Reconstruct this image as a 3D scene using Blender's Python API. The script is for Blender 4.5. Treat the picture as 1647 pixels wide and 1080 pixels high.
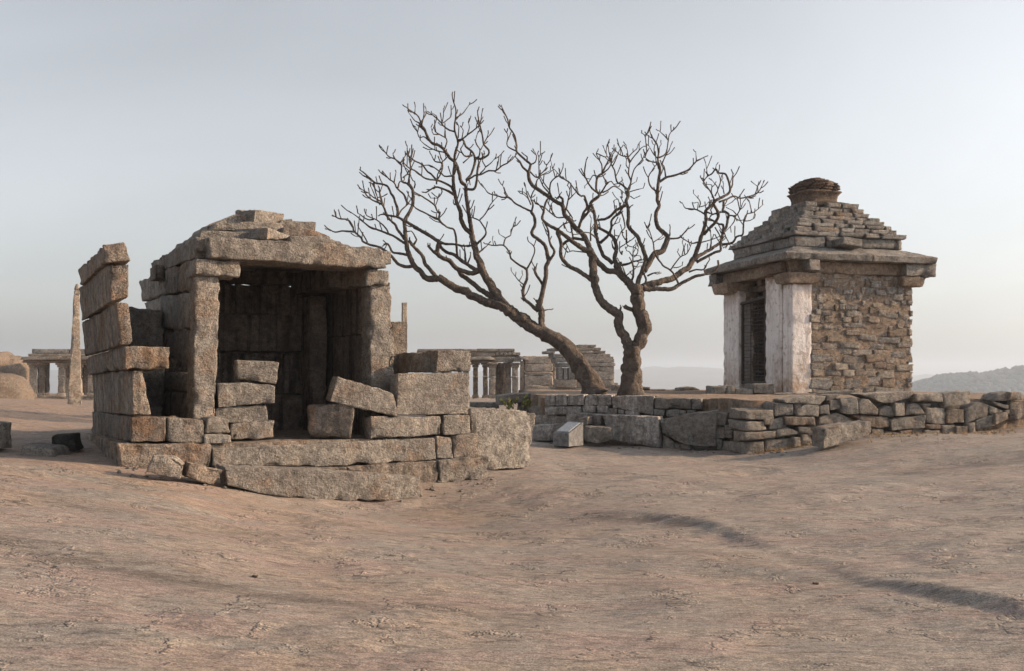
import bpy, math, random
import numpy as np
from mathutils import Vector

for o in list(bpy.data.objects):
    bpy.data.objects.remove(o, do_unlink=True)
scene = bpy.context.scene
COL = scene.collection

# ------------------------------------------------------------------ camera
F, CX, HY, CH = 1600.0, 823.5, 600.0, 1.5      # focal length, centre column, horizon row (photo pixels), eye height
cam_d = bpy.data.cameras.new('camera'); cam = bpy.data.objects.new('camera', cam_d); COL.objects.link(cam)
cam.location = (0, 0, CH); cam.rotation_euler = (math.radians(90), 0, 0)
cam_d.sensor_width = 36; cam_d.lens = F/1647*36; cam_d.shift_y = (HY-540)/1647
cam_d.clip_start = 0.1; cam_d.clip_end = 20000
scene.camera = cam

# ------------------------------------------------------------------ sky, sun, exposure
SUN_EL, SUN_AZ = math.radians(19), math.radians(84)      # azimuth to the right of the view direction (+Y)
world = bpy.data.worlds.new('World'); scene.world = world; world.use_nodes = True
nt = world.node_tree; nt.nodes.clear()
sky = nt.nodes.new('ShaderNodeTexSky'); sky.sky_type = 'NISHITA'; sky.sun_disc = False
sky.sun_elevation = SUN_EL; sky.sun_rotation = SUN_AZ; sky.altitude = 450; sky.air_density = 1.0; sky.dust_density = 3.4; sky.ozone_density = 1.0
hs = nt.nodes.new('ShaderNodeHueSaturation'); hs.inputs['Saturation'].default_value = 0.27
bg = nt.nodes.new('ShaderNodeBackground'); bg.inputs['Strength'].default_value = 0.15
wo = nt.nodes.new('ShaderNodeOutputWorld')
tcw = nt.nodes.new('ShaderNodeTexCoord'); veil = nt.nodes.new('ShaderNodeTexNoise'); veil.inputs['Scale'].default_value = 1.6; veil.inputs['Detail'].default_value = 5; veil.inputs['Roughness'].default_value = 0.5; veil.inputs['Distortion'].default_value = 0.6
mpw = nt.nodes.new('ShaderNodeMapping'); mpw.inputs['Scale'].default_value = (1, 1, 2.2); vr = nt.nodes.new('ShaderNodeMapRange'); vr.inputs[1].default_value = 0.35; vr.inputs[2].default_value = 0.65; vr.inputs[3].default_value = 0.96; vr.inputs[4].default_value = 1.10
vm = nt.nodes.new('ShaderNodeVectorMath'); vm.operation = 'MULTIPLY'      # thin milky cloud veil over the whole sky
nt.links.new(tcw.outputs['Generated'], mpw.inputs[0]); nt.links.new(mpw.outputs[0], veil.inputs['Vector']); nt.links.new(veil.outputs['Fac'], vr.inputs[0])
nt.links.new(sky.outputs[0], hs.inputs['Color']); nt.links.new(hs.outputs[0], vm.inputs[0]); nt.links.new(vr.outputs[0], vm.inputs[1]); nt.links.new(vm.outputs[0], bg.inputs['Color']); nt.links.new(bg.outputs[0], wo.inputs[0])

sun_d = bpy.data.lights.new('sun', 'SUN'); sun_d.energy = 4.8; sun_d.angle = math.radians(1.2); sun_d.color = (1.0, 0.70, 0.44)
sun = bpy.data.objects.new('sun', sun_d); COL.objects.link(sun)
sd = Vector((math.sin(SUN_AZ)*math.cos(SUN_EL), math.cos(SUN_AZ)*math.cos(SUN_EL), math.sin(SUN_EL)))
sun.rotation_euler = sd.to_track_quat('Z', 'Y').to_euler(); sun.location = (20, 5, 20)
vs = scene.view_settings; vs.view_transform = 'Standard'; vs.look = 'None'; vs.exposure = 0.40; vs.gamma = 1.0; vs.use_curve_mapping = False
scene.render.engine = 'CYCLES'

# ------------------------------------------------------------------ noise and mesh helpers
_r = np.random.RandomState(7); _perm = _r.permutation(256); _perm = np.concatenate([_perm, _perm, _perm])
_g = _r.normal(size=(256, 3)); _g /= np.linalg.norm(_g, axis=1)[:, None]
def pn(p):
    i = np.floor(p).astype(int); f = p-i; i &= 255
    u = f*f*f*(f*(f*6-15)+10); out = 0
    for a in (0, 1):
        wa = u[:, 0] if a else 1-u[:, 0]
        for b in (0, 1):
            wb = u[:, 1] if b else 1-u[:, 1]
            for c in (0, 1):
                wc = u[:, 2] if c else 1-u[:, 2]
                h = _perm[_perm[_perm[i[:, 0]+a]+i[:, 1]+b]+i[:, 2]+c]
                out = out + wa*wb*wc*((_g[h]*(f-np.array([a, b, c]))).sum(1))
    return out*1.6
def fbm(p, o=4):
    s = 0; a = 1.0
    for k in range(o):
        s = s+a*pn(p*(2.03**k)+k*17.3); a *= 0.5
    return s
def smooth(a, b, x):
    t = np.clip((x-a)/(b-a), 0, 1); return t*t*(3-2*t)
A3 = lambda *v: np.array(v, float)
def px3(x, y, d): return A3((x-CX)/F*d, d, CH-(y-HY)/F*d)

def make_mesh(name, V, faces, mat, smooth_on=True):
    me = bpy.data.meshes.new(name)
    V = np.asarray(V, float)
    if isinstance(faces, np.ndarray):
        n, k = faces.shape
        me.vertices.add(len(V)); me.vertices.foreach_set('co', V.ravel())
        me.loops.add(n*k); me.loops.foreach_set('vertex_index', faces.ravel().astype(np.int32))
        me.polygons.add(n); me.polygons.foreach_set('loop_start', np.arange(0, n*k, k, dtype=np.int32))
        me.update(calc_edges=True); me.validate()
    else:
        me.from_pydata([tuple(v) for v in V], [], faces); me.update()
    if smooth_on: me.polygons.foreach_set('use_smooth', [True]*len(me.polygons))
    if mat: me.materials.append(mat)
    return me
def link(name, me, parent=None, loc=(0, 0, 0)):
    o = bpy.data.objects.new(name, me); COL.objects.link(o); o.location = loc
    if parent:
        o.parent = parent
    return o
def empty(name, loc=(0, 0, 0)):
    o = bpy.data.objects.new(name, None); COL.objects.link(o); o.location = [float(c) for c in loc]; o.empty_display_size = 0.3
    return o
def wloc(o):
    v = Vector((0, 0, 0))
    while o: v += o.location; o = o.parent
    return np.array(v)
def tag(o, label=None, cat=None, group=None, kind=None):
    if label: o['label'] = label
    if cat: o['category'] = cat
    if group: o['group'] = group
    if kind: o['kind'] = kind
    return o
def put(name, V, faces, mat, parent=None, smooth_on=True, origin=None):
    """mesh given in world coordinates -> object with its origin at its own base"""
    V = np.asarray(V, float)
    if origin is None: origin = A3(*(V.min(0)[:2]+V.max(0)[:2])/2, V[:, 2].min())
    me = make_mesh(name, V-origin, faces, mat, smooth_on)
    return link(name, me, parent, origin-(wloc(parent) if parent else 0))

def lattice(nu, nv, nw):
    """surface quads of an nu*nv*nw lattice, wound outward for a right-handed u,v,w"""
    idx = np.arange(nu*nv*nw).reshape(nu, nv, nw); q = []
    def quad(s, flip):
        a, b, c, d = s[:-1, :-1], s[1:, :-1], s[1:, 1:], s[:-1, 1:]
        f = np.stack([a, b, c, d], -1).reshape(-1, 4)
        q.append(f[:, ::-1] if flip else f)
    quad(idx[:, :, 0], True); quad(idx[:, :, -1], False)
    quad(idx[:, 0, :], False); quad(idx[:, -1, :], True)
    quad(idx[0], True); quad(idx[-1], False)
    f = np.concatenate(q); used, inv = np.unique(f, return_inverse=True)
    return used, inv.reshape(f.shape)
_seed = [0]
def hexa(Ft, Fb, Bt, Bb, res=0.06, r=0.03, amp=0.018, freq=3.0, chip=1.0):
    r *= 0.62; amp *= 0.95
    """rough stone between a front and a back face, each lofted from a top to a bottom polyline"""
    Ft, Fb, Bt, Bb = [np.asarray(a, float) for a in (Ft, Fb, Bt, Bb)]
    def ev(P, u):
        n = len(P)-1
        s = np.concatenate([[0], np.cumsum(np.linalg.norm(np.diff(P, axis=0), axis=1))]); s /= s[-1]
        return np.stack([np.interp(u, s, P[:, k]) for k in range(3)], -1)
    L = np.array([0.5*(np.linalg.norm(Ft[-1]-Ft[0])+np.linalg.norm(Fb[-1]-Fb[0])),
                  0.5*(np.linalg.norm(Fb[0]-Ft[0])+np.linalg.norm(Fb[-1]-Ft[-1])),
                  0.5*(np.linalg.norm(Bt[0]-Ft[0])+np.linalg.norm(Bb[-1]-Fb[-1]))])
    L = np.maximum(L, 0.02); r = min(r, L.min()*0.3)
    def axis(l):
        n = max(2, int(round((l-2*r)/res))+1)
        return np.concatenate([[0, r*0.4], np.linspace(r, l-r, n), [l-r*0.4, l]])
    ax = [axis(l) for l in L]; n = [len(a) for a in ax]
    used, faces = lattice(*n)
    i, j, k = np.unravel_index(used, n)
    p = np.stack([ax[0][i], ax[1][j], ax[2][k]], -1)
    _seed[0] += 1; off = np.array([_seed[0]*3.71 % 91, _seed[0]*7.13 % 83, _seed[0]*1.93 % 77])
    def mp(p):
        u, v, w = p[:, 0]/L[0], (p[:, 1]/L[1])[:, None], (p[:, 2]/L[2])[:, None]
        return (ev(Ft, u)*(1-v)+ev(Fb, u)*v)*(1-w)+(ev(Bt, u)*(1-v)+ev(Bb, u)*v)*w
    rr = r*np.clip(0.75+0.9*pn(mp(p)*4+off), 0.25, 1.6)[:, None]
    q = np.clip(p, rr, L-rr); d = p-q; dl = np.linalg.norm(d, axis=1)[:, None]+1e-9
    p2 = q+d/dl*np.minimum(dl, rr)
    eu = Ft[-1]-Ft[0]; eu /= np.linalg.norm(eu)+1e-9
    evv = (Fb[0]+Fb[-1]-Ft[0]-Ft[-1]); evv /= np.linalg.norm(evv)+1e-9
    ew = (Bt[0]+Bb[-1]-Ft[0]-Fb[-1]); ew /= np.linalg.norm(ew)+1e-9
    nd = d/dl; N = nd[:, :1]*eu+nd[:, 1:2]*evv+nd[:, 2:]*ew; N /= np.linalg.norm(N, axis=1)[:, None]+1e-9
    V = mp(p2); a = min(amp, L.min()*0.09)
    s = V*freq+off
    m_ = np.sort(np.minimum(p, L-p), axis=1)[:, 1]; edge = np.exp(-m_/0.055)
    disp = a*(0.40*pn(s*0.6)+0.45*fbm(s*1.7, 3)+0.50*fbm(s*5.0, 3))-a*chip*5.0*edge*np.maximum(0, pn(s*1.6+31)-0.12)
    V = V+N*disp[:, None]
    if np.dot(np.cross(eu, evv), ew) < 0: faces = faces[:, ::-1]
    return V, faces
def n2(v): v = np.asarray(v, float); return v/np.linalg.norm(v)

# ------------------------------------------------------------------ materials
class NT:
    def __init__(s, name):
        s.m = bpy.data.materials.new(name); s.m.use_nodes = True; s.t = s.m.node_tree; s.t.nodes.clear()
        s.out = s.n('ShaderNodeOutputMaterial'); s.b = s.n('ShaderNodeBsdfPrincipled'); s.l(s.b.outputs[0], s.out.inputs[0])
        s.b.inputs['Roughness'].default_value = 0.9; s.b.inputs['Specular IOR Level'].default_value = 0.25
    def n(s, t, **k):
        x = s.t.nodes.new(t)
        for a, v in k.items(): setattr(x, a, v)
        return x
    def l(s, a, b): s.t.links.new(a, b)
    def noise(s, vec, scale, detail=4, rough=0.55, dist=0.0, k=1.7):
        x = s.n('ShaderNodeTexNoise'); x.inputs['Scale'].default_value = scale; x.inputs['Detail'].default_value = min(detail, max(2.0, math.log2(220.0/scale)))
        x.inputs['Roughness'].default_value = rough; x.inputs['Distortion'].default_value = dist; s.l(vec, x.inputs['Vector'])
        return s.ramp(x.outputs['Fac'], 0.5-0.5/k, 0.5+0.5/k) if k != 1 else x.outputs['Fac']
    def ramp(s, fac, a, b, va=0.0, vb=1.0):
        x = s.n('ShaderNodeMapRange'); x.inputs[1].default_value = a; x.inputs[2].default_value = b
        x.inputs[3].default_value = va; x.inputs[4].default_value = vb; s.l(fac, x.inputs[0]); return x.outputs[0]
    def mix(s, fac, a, b, mode='MIX'):
        x = s.n('ShaderNodeMix'); x.data_type = 'RGBA'; x.blend_type = mode
        for v, i in ((fac, 0), (a, 6), (b, 7)):
            if hasattr(v, 'is_linked'): s.l(v, x.inputs[i])
            elif isinstance(v, (int, float)): x.inputs[i].default_value = v
            else: x.inputs[i].default_value = (*v, 1)
        return x.outputs[2]
    def math(s, op, a, b=None):
        x = s.n('ShaderNodeMath'); x.operation = op
        for v, i in ((a, 0), (b, 1)):
            if v is None: continue
            if hasattr(v, 'is_linked'): s.l(v, x.inputs[i])
            else: x.inputs[i].default_value = v
        return x.outputs[0]
    def pos(s, rnd=True, scale=(1, 1, 1), rot=(0, 0, 0)):
        g = s.n('ShaderNodeNewGeometry'); v = g.outputs['Position']
        if rnd:
            oi = s.n('ShaderNodeObjectInfo'); m = s.math('MULTIPLY', oi.outputs['Random'], 57.0)
            a = s.n('ShaderNodeVectorMath'); a.operation = 'ADD'; s.l(v, a.inputs[0]); s.l(m, a.inputs[1]); v = a.outputs[0]; s.rand = oi.outputs['Random']
        mp = s.n('ShaderNodeMapping'); mp.inputs['Scale'].default_value = scale; mp.inputs['Rotation'].default_value = rot
        s.l(v, mp.inputs['Vector']); return mp.outputs[0]
    def bump(s, h, strength, dist, prev=None):
        x = s.n('ShaderNodeBump'); x.inputs['Strength'].default_value = strength; x.inputs['Distance'].default_value = dist
        s.l(h, x.inputs['Height'])
        if prev is not None: s.l(prev, x.inputs['Normal'])
        return x.outputs[0]
def stone_mat(name, c1, c2, rust=(0.30, 0.17, 0.09), dark=(0.055, 0.05, 0.045), rustk=0.5, darkk=0.6, bumpk=1.0, streak=0.0, white=0.0):
    s = NT(name); P = s.pos()
    col = s.mix(s.ramp(s.noise(P, 1.7, 5), 0.35, 0.65), c1, c2)
    col = s.mix(s.math('MULTIPLY', s.ramp(s.noise(P, 2.6, 6, 0.6, 0.6), 0.52, 0.72), rustk), col, rust)
    col = s.mix(s.math('MULTIPLY', s.ramp(s.noise(P, 4.5, 10, 0.75, 0.8), 0.60, 0.85), darkk), col, dark)
    if streak or white:
        Ps = s.pos(scale=(5, 5, 0.35))
        if streak: col = s.mix(s.math('MULTIPLY', s.ramp(s.noise(Ps, 1.6, 5, 0.6), 0.50, 0.66), streak), col, dark)
        if white: col = s.mix(s.math('MULTIPLY', s.math('MULTIPLY', s.ramp(s.noise(s.pos(scale=(2.6, 2.6, 0.5)), 1.5, 8, 0.75, 0.3), 0.42, 0.56), s.ramp(s.noise(P, 1.6, 6, 0.7), 0.30, 0.55)), white), col, (0.60, 0.56, 0.53))
    v = s.ramp(s.noise(P, 11, 10, 0.78), 0.28, 0.72, 0.66, 1.32)
    sp = s.ramp(s.noise(P, 70, 5, 0.8), 0.3, 0.7, 0.78, 1.22)
    rb = s.ramp(s.rand, 0, 1, 0.82, 1.16)
    hv = s.n('ShaderNodeHueSaturation'); s.l(col, hv.inputs['Color']); s.l(s.math('MULTIPLY', s.math('MULTIPLY', v, sp), rb), hv.inputs['Value'])
    s.l(hv.outputs[0], s.b.inputs['Base Color'])
    Pd = s.pos(scale=(1.0, 1.0, 1.8), rot=(0.6, 0.6, 0.4))
    b = s.bump(s.noise(Pd, 12, 9, 0.76), 1.0*bumpk, 0.05)
    b = s.bump(s.noise(P, 42, 6, 0.75), 0.9*bumpk, 0.02, b)
    s.l(b, s.b.inputs['Normal']); return s.m
M = {}
M['granite'] = stone_mat('granite', (0.355, 0.318, 0.278), (0.28, 0.255, 0.23), rustk=0.35, darkk=0.45)
M['granite_warm'] = stone_mat('granite_warm', (0.33, 0.275, 0.225), (0.26, 0.22, 0.19), rustk=0.6, darkk=0.4, streak=0.45)
M['granite_grey'] = stone_mat('granite_grey', (0.365, 0.335, 0.295), (0.285, 0.262, 0.24), rustk=0.2, darkk=0.5)
M['granite_lime'] = stone_mat('granite_lime', (0.33, 0.295, 0.265), (0.25, 0.23, 0.215), rustk=0.15, darkk=0.5, white=0.75)
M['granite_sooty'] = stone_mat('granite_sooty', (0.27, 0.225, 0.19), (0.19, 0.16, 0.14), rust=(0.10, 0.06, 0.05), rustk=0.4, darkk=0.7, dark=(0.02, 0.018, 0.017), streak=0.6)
M['roof_stone'] = stone_mat('roof_stone', (0.37, 0.35, 0.325), (0.27, 0.255, 0.24), rustk=0.3, darkk=0.75)
M['brick_stone'] = stone_mat('brick_stone', (0.23, 0.16, 0.12), (0.17, 0.13, 0.105), rustk=0.4, darkk=0.8)
M['rubble'] = stone_mat('rubble', (0.42, 0.375, 0.32), (0.34, 0.29, 0.245), rust=(0.33, 0.20, 0.125), rustk=0.5, darkk=0.4)
M['far_stone'] = stone_mat('far_stone', (0.45, 0.39, 0.33), (0.36, 0.315, 0.27), rustk=0.3, darkk=0.5)
M['boulder'] = stone_mat('boulder', (0.27, 0.215, 0.17), (0.23, 0.19, 0.155), rustk=0.2, darkk=0.35)
M['black_stone'] = stone_mat('black_stone', (0.06, 0.055, 0.05), (0.045, 0.042, 0.04), rustk=0.0, darkk=0.5)
M['mortar'] = stone_mat('mortar', (0.44, 0.345, 0.265), (0.36, 0.28, 0.22), rustk=0.3, darkk=0.35)
M['dark_mortar'] = stone_mat('dark_mortar', (0.11, 0.085, 0.07), (0.07, 0.06, 0.052), rustk=0.3, darkk=0.6)
M['soil'] = stone_mat('soil', (0.29, 0.215, 0.16), (0.25, 0.195, 0.155), rustk=0.5, darkk=0.25, bumpk=0.8)
M['cut_granite'] = stone_mat('cut_granite', (0.19, 0.19, 0.19), (0.155, 0.155, 0.16), rustk=0.0, darkk=0.1, bumpk=0.25)

def plaster_mat():
    s = NT('lime_plaster'); P = s.pos(False)
    col = s.mix(s.ramp(s.noise(P, 1.3, 5), 0.35, 0.65), (0.78, 0.75, 0.73), (0.68, 0.64, 0.63))
    sep = s.n('ShaderNodeSeparateXYZ'); s.l(P, sep.inputs[0])
    splash = s.math('MULTIPLY', s.ramp(sep.outputs[2], 1.0, 2.1, 1.0, 0.0), s.ramp(s.noise(P, 3.0, 6, 0.7), 0.25, 0.6))
    head = s.math('MULTIPLY', s.ramp(sep.outputs[2], 3.2, 4.0, 0.0, 1.0), s.ramp(s.noise(P, 2.4, 6, 0.7), 0.38, 0.62))
    col = s.mix(splash, col, (0.40, 0.27, 0.18)); col = s.mix(head, col, (0.30, 0.21, 0.15))
    col = s.mix(s.math('MULTIPLY', s.ramp(s.noise(P, 6.0, 8, 0.7, 0.5), 0.58, 0.70), 0.55), col, (0.26, 0.19, 0.15))
    Ps = s.pos(False, scale=(7, 7, 0.5))
    col = s.mix(s.math('MULTIPLY', s.ramp(s.noise(Ps, 1.5, 5, 0.6), 0.52, 0.68), 0.35), col, (0.33, 0.28, 0.25))
    s.l(col, s.b.inputs['Base Color'])
    s.l(s.bump(s.noise(P, 11, 8, 0.65), 0.5, 0.03), s.b.inputs['Normal']); return s.m
M['plaster'] = plaster_mat()

def rock_mat():
    s = NT('granite_sheet'); P = s.pos(False)
    Pl = s.pos(False, scale=(0.55, 1.7, 1.0), rot=(0, 0, 0.30))      # grain of the sheet runs across the view
    col = s.mix(s.ramp(s.noise(P, 0.45, 6, 0.6), 0.36, 0.62), (0.28, 0.218, 0.170), (0.245, 0.214, 0.188))
    spx = s.n('ShaderNodeSeparateXYZ'); s.l(P, spx.inputs[0])
    wx = s.math('ADD', s.math('MULTIPLY', spx.outputs[0], 0.16), s.math('MULTIPLY', s.noise(P, 0.5, 5, 0.6), 1.6))
    col = s.mix(s.ramp(wx, 0.2, 1.5, 0.0, 0.85), col, (0.275, 0.242, 0.213))
    col = s.mix(s.ramp(wx, -0.6, 0.5, 0.75, 0.0), col, (0.31, 0.218, 0.158))
    col = s.mix(s.math('MULTIPLY', s.ramp(s.noise(Pl, 1.5, 8, 0.65), 0.45, 0.66), 0.7), col, (0.285, 0.215, 0.19))
    col = s.mix(s.math('MULTIPLY', s.ramp(s.noise(Pl, 0.9, 8, 0.7, 0.3), 0.54, 0.72), 0.75), col, (0.225, 0.21, 0.192))
    col = s.mix(s.math('MULTIPLY', s.ramp(s.noise(Pl, 3.2, 9, 0.75), 0.55, 0.70), 0.5), col, (0.36, 0.29, 0.228))
    st = s.n('ShaderNodeAttribute'); st.attribute_name = 'stain_shade'  # rock stains, plus the shade painted along the bank
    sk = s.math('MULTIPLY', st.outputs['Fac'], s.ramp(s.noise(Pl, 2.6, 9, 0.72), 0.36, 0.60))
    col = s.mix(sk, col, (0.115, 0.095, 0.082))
    col = s.mix(s.math('MULTIPLY', s.ramp(s.noise(Pl, 6.5, 9, 0.78), 0.60, 0.70), 0.65), col, (0.12, 0.095, 0.08))
    v = s.math('MULTIPLY', s.ramp(s.noise(Pl, 16, 10, 0.8), 0.25, 0.75, 0.70, 1.28), s.ramp(s.noise(P, 90, 4, 0.8), 0.3, 0.7, 0.72, 1.28))
    # exfoliation edges: thin dark lips where the flaking layers end
    def lips(sc, width, rot, stretch, gsc, g0, g1):
        Pf = s.pos(False, scale=stretch, rot=(0, 0, rot)); f_ = s.noise(Pf, sc, 2.6, 0.5, 0.25, 1)
        lp = s.n('ShaderNodeMath'); lp.operation = 'PINGPONG'; s.l(f_, lp.inputs[0]); lp.inputs[1].default_value = 0.05
        g_ = s.ramp(s.noise(P, gsc, 5, 0.65), g0, g1)
        return f_, g_, s.math('MULTIPLY', s.ramp(lp.outputs[0], 0.0, width, 1.0, 0.0), g_)
    fl, gate, crack = lips(1.3, 0.0075, 0.24, (0.40, 1.9, 1.0), 2.2, 0.63, 0.69)
    fl2, gate2, crack2 = lips(2.6, 0.013, 0.30, (0.30, 1.9, 1.0), 5.5, 0.67, 0.72)
    col = s.mix(s.math('MULTIPLY', crack, 0.75), col, (0.085, 0.068, 0.058))
    col = s.mix(s.math('MULTIPLY', crack2, 0.25), col, (0.10, 0.08, 0.07))
    hv = s.n('ShaderNodeHueSaturation'); s.l(col, hv.inputs['Color']); s.l(v, hv.inputs['Value']); s.l(hv.outputs[0], s.b.inputs['Base Color'])
    # terraced flakes + grain relief
    tr = s.n('ShaderNodeMath'); tr.operation = 'SNAP'; s.l(fl, tr.inputs[0]); tr.inputs[1].default_value = 0.045
    terr = s.math('MULTIPLY', tr.outputs[0], gate)
    b = s.bump(terr, 0.6, 0.05)
    cr_ = s.math('MAXIMUM', crack, s.math('MULTIPLY', crack2, 0.3)); b = s.bump(s.math('MULTIPLY', cr_, -1.0), 0.7, 0.02, b)
    b = s.bump(s.noise(Pl, 5.0, 9, 0.72), 0.6, 0.014, b)
    b = s.bump(s.noise(Pl, 26, 8, 0.78), 0.8, 0.009, b)
    s.l(b, s.b.inputs['Normal']); s.b.inputs['Roughness'].default_value = 0.82; return s.m
M['rock'] = rock_mat()

def bark_mat():
    s = NT('bark'); P = s.pos(False)
    col = s.mix(s.ramp(s.noise(P, 5, 6, 0.65), 0.35, 0.65), (0.185, 0.148, 0.122), (0.115, 0.093, 0.078))
    col = s.mix(s.math('MULTIPLY', s.ramp(s.noise(P, 17, 7, 0.7), 0.55, 0.7), 0.6), col, (0.24, 0.20, 0.17))
    s.l(col, s.b.inputs['Base Color'])
    Ps = s.pos(False, scale=(1, 1, 0.45))
    b = s.bump(s.noise(Ps, 11, 9, 0.75, 0.6), 1.0, 0.12); b = s.bump(s.noise(P, 60, 4, 0.7), 0.5, 0.015, b)
    s.l(b, s.b.inputs['Normal']); return s.m
M['bark'] = bark_mat()
def plain(name, c, rough=0.7, metal=0.0, var=0.15, scale=20):
    s = NT(name); P = s.pos()
    n = s.ramp(s.noise(P, scale, 5, 0.65), 0.3, 0.7, 1-var, 1+var)
    hv = s.n('ShaderNodeHueSaturation'); hv.inputs['Color'].default_value = (*c, 1); s.l(n, hv.inputs['Value']); s.l(hv.outputs[0], s.b.inputs['Base Color'])
    s.b.inputs['Roughness'].default_value = rough; s.b.inputs['Metallic'].default_value = metal; return s.m
M['iron'] = plain('rusty_iron', (0.055, 0.045, 0.04), 0.75, 0.0, 0.35, 30)
M['leaf'] = plain('leaf', (0.20, 0.21, 0.04), 0.6, 0, 0.4, 9)
M['straw'] = plain('dry_grass', (0.42, 0.27, 0.12), 0.9, 0, 0.3, 9)
M['forest'] = plain('hill_foliage', (0.045, 0.052, 0.045), 0.95, 0, 0.45, 0.06)
M['plain_land'] = plain('hill_ground', (0.12, 0.11, 0.095), 0.95, 0, 0.3, 0.01)
def plaque_mat():
    s = NT('plaque'); tc = s.n('ShaderNodeTexCoord'); sp = s.n('ShaderNodeSeparateXYZ'); s.l(tc.outputs['Object'], sp.inputs[0])
    ln = s.math('FRACT', s.math('MULTIPLY', sp.outputs[2], 60.0))
    w = s.noise(tc.outputs['Object'], 26, 2)
    k = s.math('MULTIPLY', s.ramp(ln, 0.55, 0.6), s.ramp(w, 0.42, 0.5))
    s.l(s.mix(k, (0.50, 0.51, 0.52), (0.27, 0.27, 0.28)), s.b.inputs['Base Color']); s.b.inputs['Roughness'].default_value = 0.5; return s.m
M['plaque'] = plaque_mat()

# ------------------------------------------------------------------ ground
ctrl = [(-4.6, 11, .45), (-5.6, 10.7, .56), (-7.2, 11, .66), (-9, 12, .62)]
for (x, y, d) in [(300, 780, 10.7), (400, 802, 10.6), (450, 813, 10.7), (530, 825, 11.0), (620, 827, 11.4), (680, 819, 11.8), (785, 778, 13.2), (860, 757, 14.0), (860, 712, 20.3),
                  (930, 716, 20.0), (1060, 722, 19.5), (1110, 724, 19.3), (1199, 733, 18.2), (1300, 722, 18.2), (1400, 702, 18.8), (1550, 699, 19.4), (1640, 690, 20.0),
                  (50, 690, 19), (5, 648, 26), (121, 652, 30), (165, 690, 15.5), (90, 645, 50), (5, 640, 48), (700, 650, 56), (820, 650, 56), (940, 640, 50),
                  (30, 738, 11.2), (760, 660, 30)]:
    ctrl.append(tuple(px3(x, y, d)))
ctrl += [(-3.2, 5, .24), (-1.2, 5, .07), (0.4, 5, .0), (2.2, 5, 0.0), (3.6, 5, .08), (-6, 7, .55), (-3, 8, .27), (0, 8, -.01), (1.5, 8.5, -.02), (4.5, 8, .08), (7, 11, .16), (4, 12, .06),
         (5, 15, .06), (9, 16, .35), (13, 19, .55), (0, 1, 0), (-5, 0, .35), (5, 0, .1), (0, -20, -.3), (14, 8, .4), (-14, 8, .9), (-14, 20, .9), (1.5, 12, .03), (1, 16, .08), (-2, 16, .35), (-2.5, 14, .4), (-4, 13.5, .5),
         (20, 30, .2), (-25, 30, .6), (20, 55, -.4), (-30, 60, .2), (0, 65, -.5), (8, 30, .1), (3, 26, .0)]
ctrl = np.array(ctrl)
def tps_k(r2): return np.where(r2 > 0, 0.5*r2*np.log(r2+1e-12), 0)
n = len(ctrl); K = tps_k(((ctrl[:, None, :2]-ctrl[None, :, :2])**2).sum(-1))+np.eye(n)*0.05
Pm = np.c_[np.ones(n), ctrl[:, :2]]; Amat = np.block([[K, Pm], [Pm.T, np.zeros((3, 3))]])
wts = np.linalg.solve(Amat, np.r_[ctrl[:, 2], 0, 0, 0])
def base_z(x, y):
    q = np.c_[np.clip(x, -28, 22), np.clip(y, -20, 64)]; z = np.zeros(len(q))
    for c0 in range(0, len(q), 40000):
        s = slice(c0, c0+40000); r2 = ((q[s, None, :]-ctrl[None, :, :2])**2).sum(-1)
        z[s] = tps_k(r2)@wts[:n]+wts[n]+q[s]@wts[n+1:]
    return z
def polydist(x, y, P):
    """distance, signed side (left of the line positive) and parameter to a polyline"""
    best = np.full(len(x), 1e9); sg = np.zeros(len(x)); tt = np.zeros(len(x)); m = len(P)-1
    for k in range(m):
        a, b = np.array(P[k]), np.array(P[k+1]); ab = b-a; l2 = (ab**2).sum()
        t = np.clip(((x-a[0])*ab[0]+(y-a[1])*ab[1])/l2, 0, 1); dx, dy = x-a[0]-t*ab[0], y-a[1]-t*ab[1]
        d = np.hypot(dx, dy); u = d < best; best[u] = d[u]; sg[u] = np.sign(ab[0]*dy-ab[1]*dx)[u]; tt[u] = (k+t[u])/m
    return best, sg, tt
BANK = [(0.85, 11.2), (1.35, 10.5), (1.95, 9.6), (2.30, 8.3), (2.62, 7.0), (2.95, 6.1), (3.3, 5.3)]
def rock_detail(x, y):
    d, s, t = polydist(x, y, BANK); sd_ = d*s
    wob = 0.10*pn(np.c_[x*1.3, y*1.3, x*0+4])+0.05*fbm(np.c_[x*2.4, y*4, x*0+4], 3)
    prof = smooth(-0.10, 0.16, sd_+wob)*np.exp(-np.maximum(sd_, 0)/1.1)
    amt = 0.052*np.exp(-((t-0.24)/0.13)**2)+0.042*np.exp(-((t-0.80)/0.13)**2)+0.02*smooth(.1, .3, t)
    z = amt*prof
    # small mound right of the ruin, and swells
    z += 0.07*np.exp(-(((x-0.3)/1.0)**2+((y-12.4)/0.9)**2))
    p = np.c_[x*0.55, y*0.8, x*0]; z += 0.045*fbm(p+3.1, 3)
    p = np.c_[x*1.3+0.4*y, y*3.2-0.8*x, x*0]
    f = fbm(p, 5); z += 0.006*f
    q = f*5.0; st = np.floor(q)+smooth(0.78, 1.0, q-np.floor(q)); z += 0.0045*st*smooth(-0.1, 0.25, pn(np.c_[x*0.7, y*0.7, x*0+9]))
    z += 0.002*fbm(np.c_[x*7, y*11, x*0], 3)
    return z
def far_z(x, y):
    r = np.hypot(x, y)
    return -62*smooth(75, 420, r)
def ground_z(x, y):
    x = np.atleast_1d(np.asarray(x, float)); y = np.atleast_1d(np.asarray(y, float))
    return base_z(x, y)+rock_detail(x, y)*(1-smooth(60, 90, np.hypot(x, y)))+far_z(x, y)
def seg(a, b, s): return np.arange(a, b, s)
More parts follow.
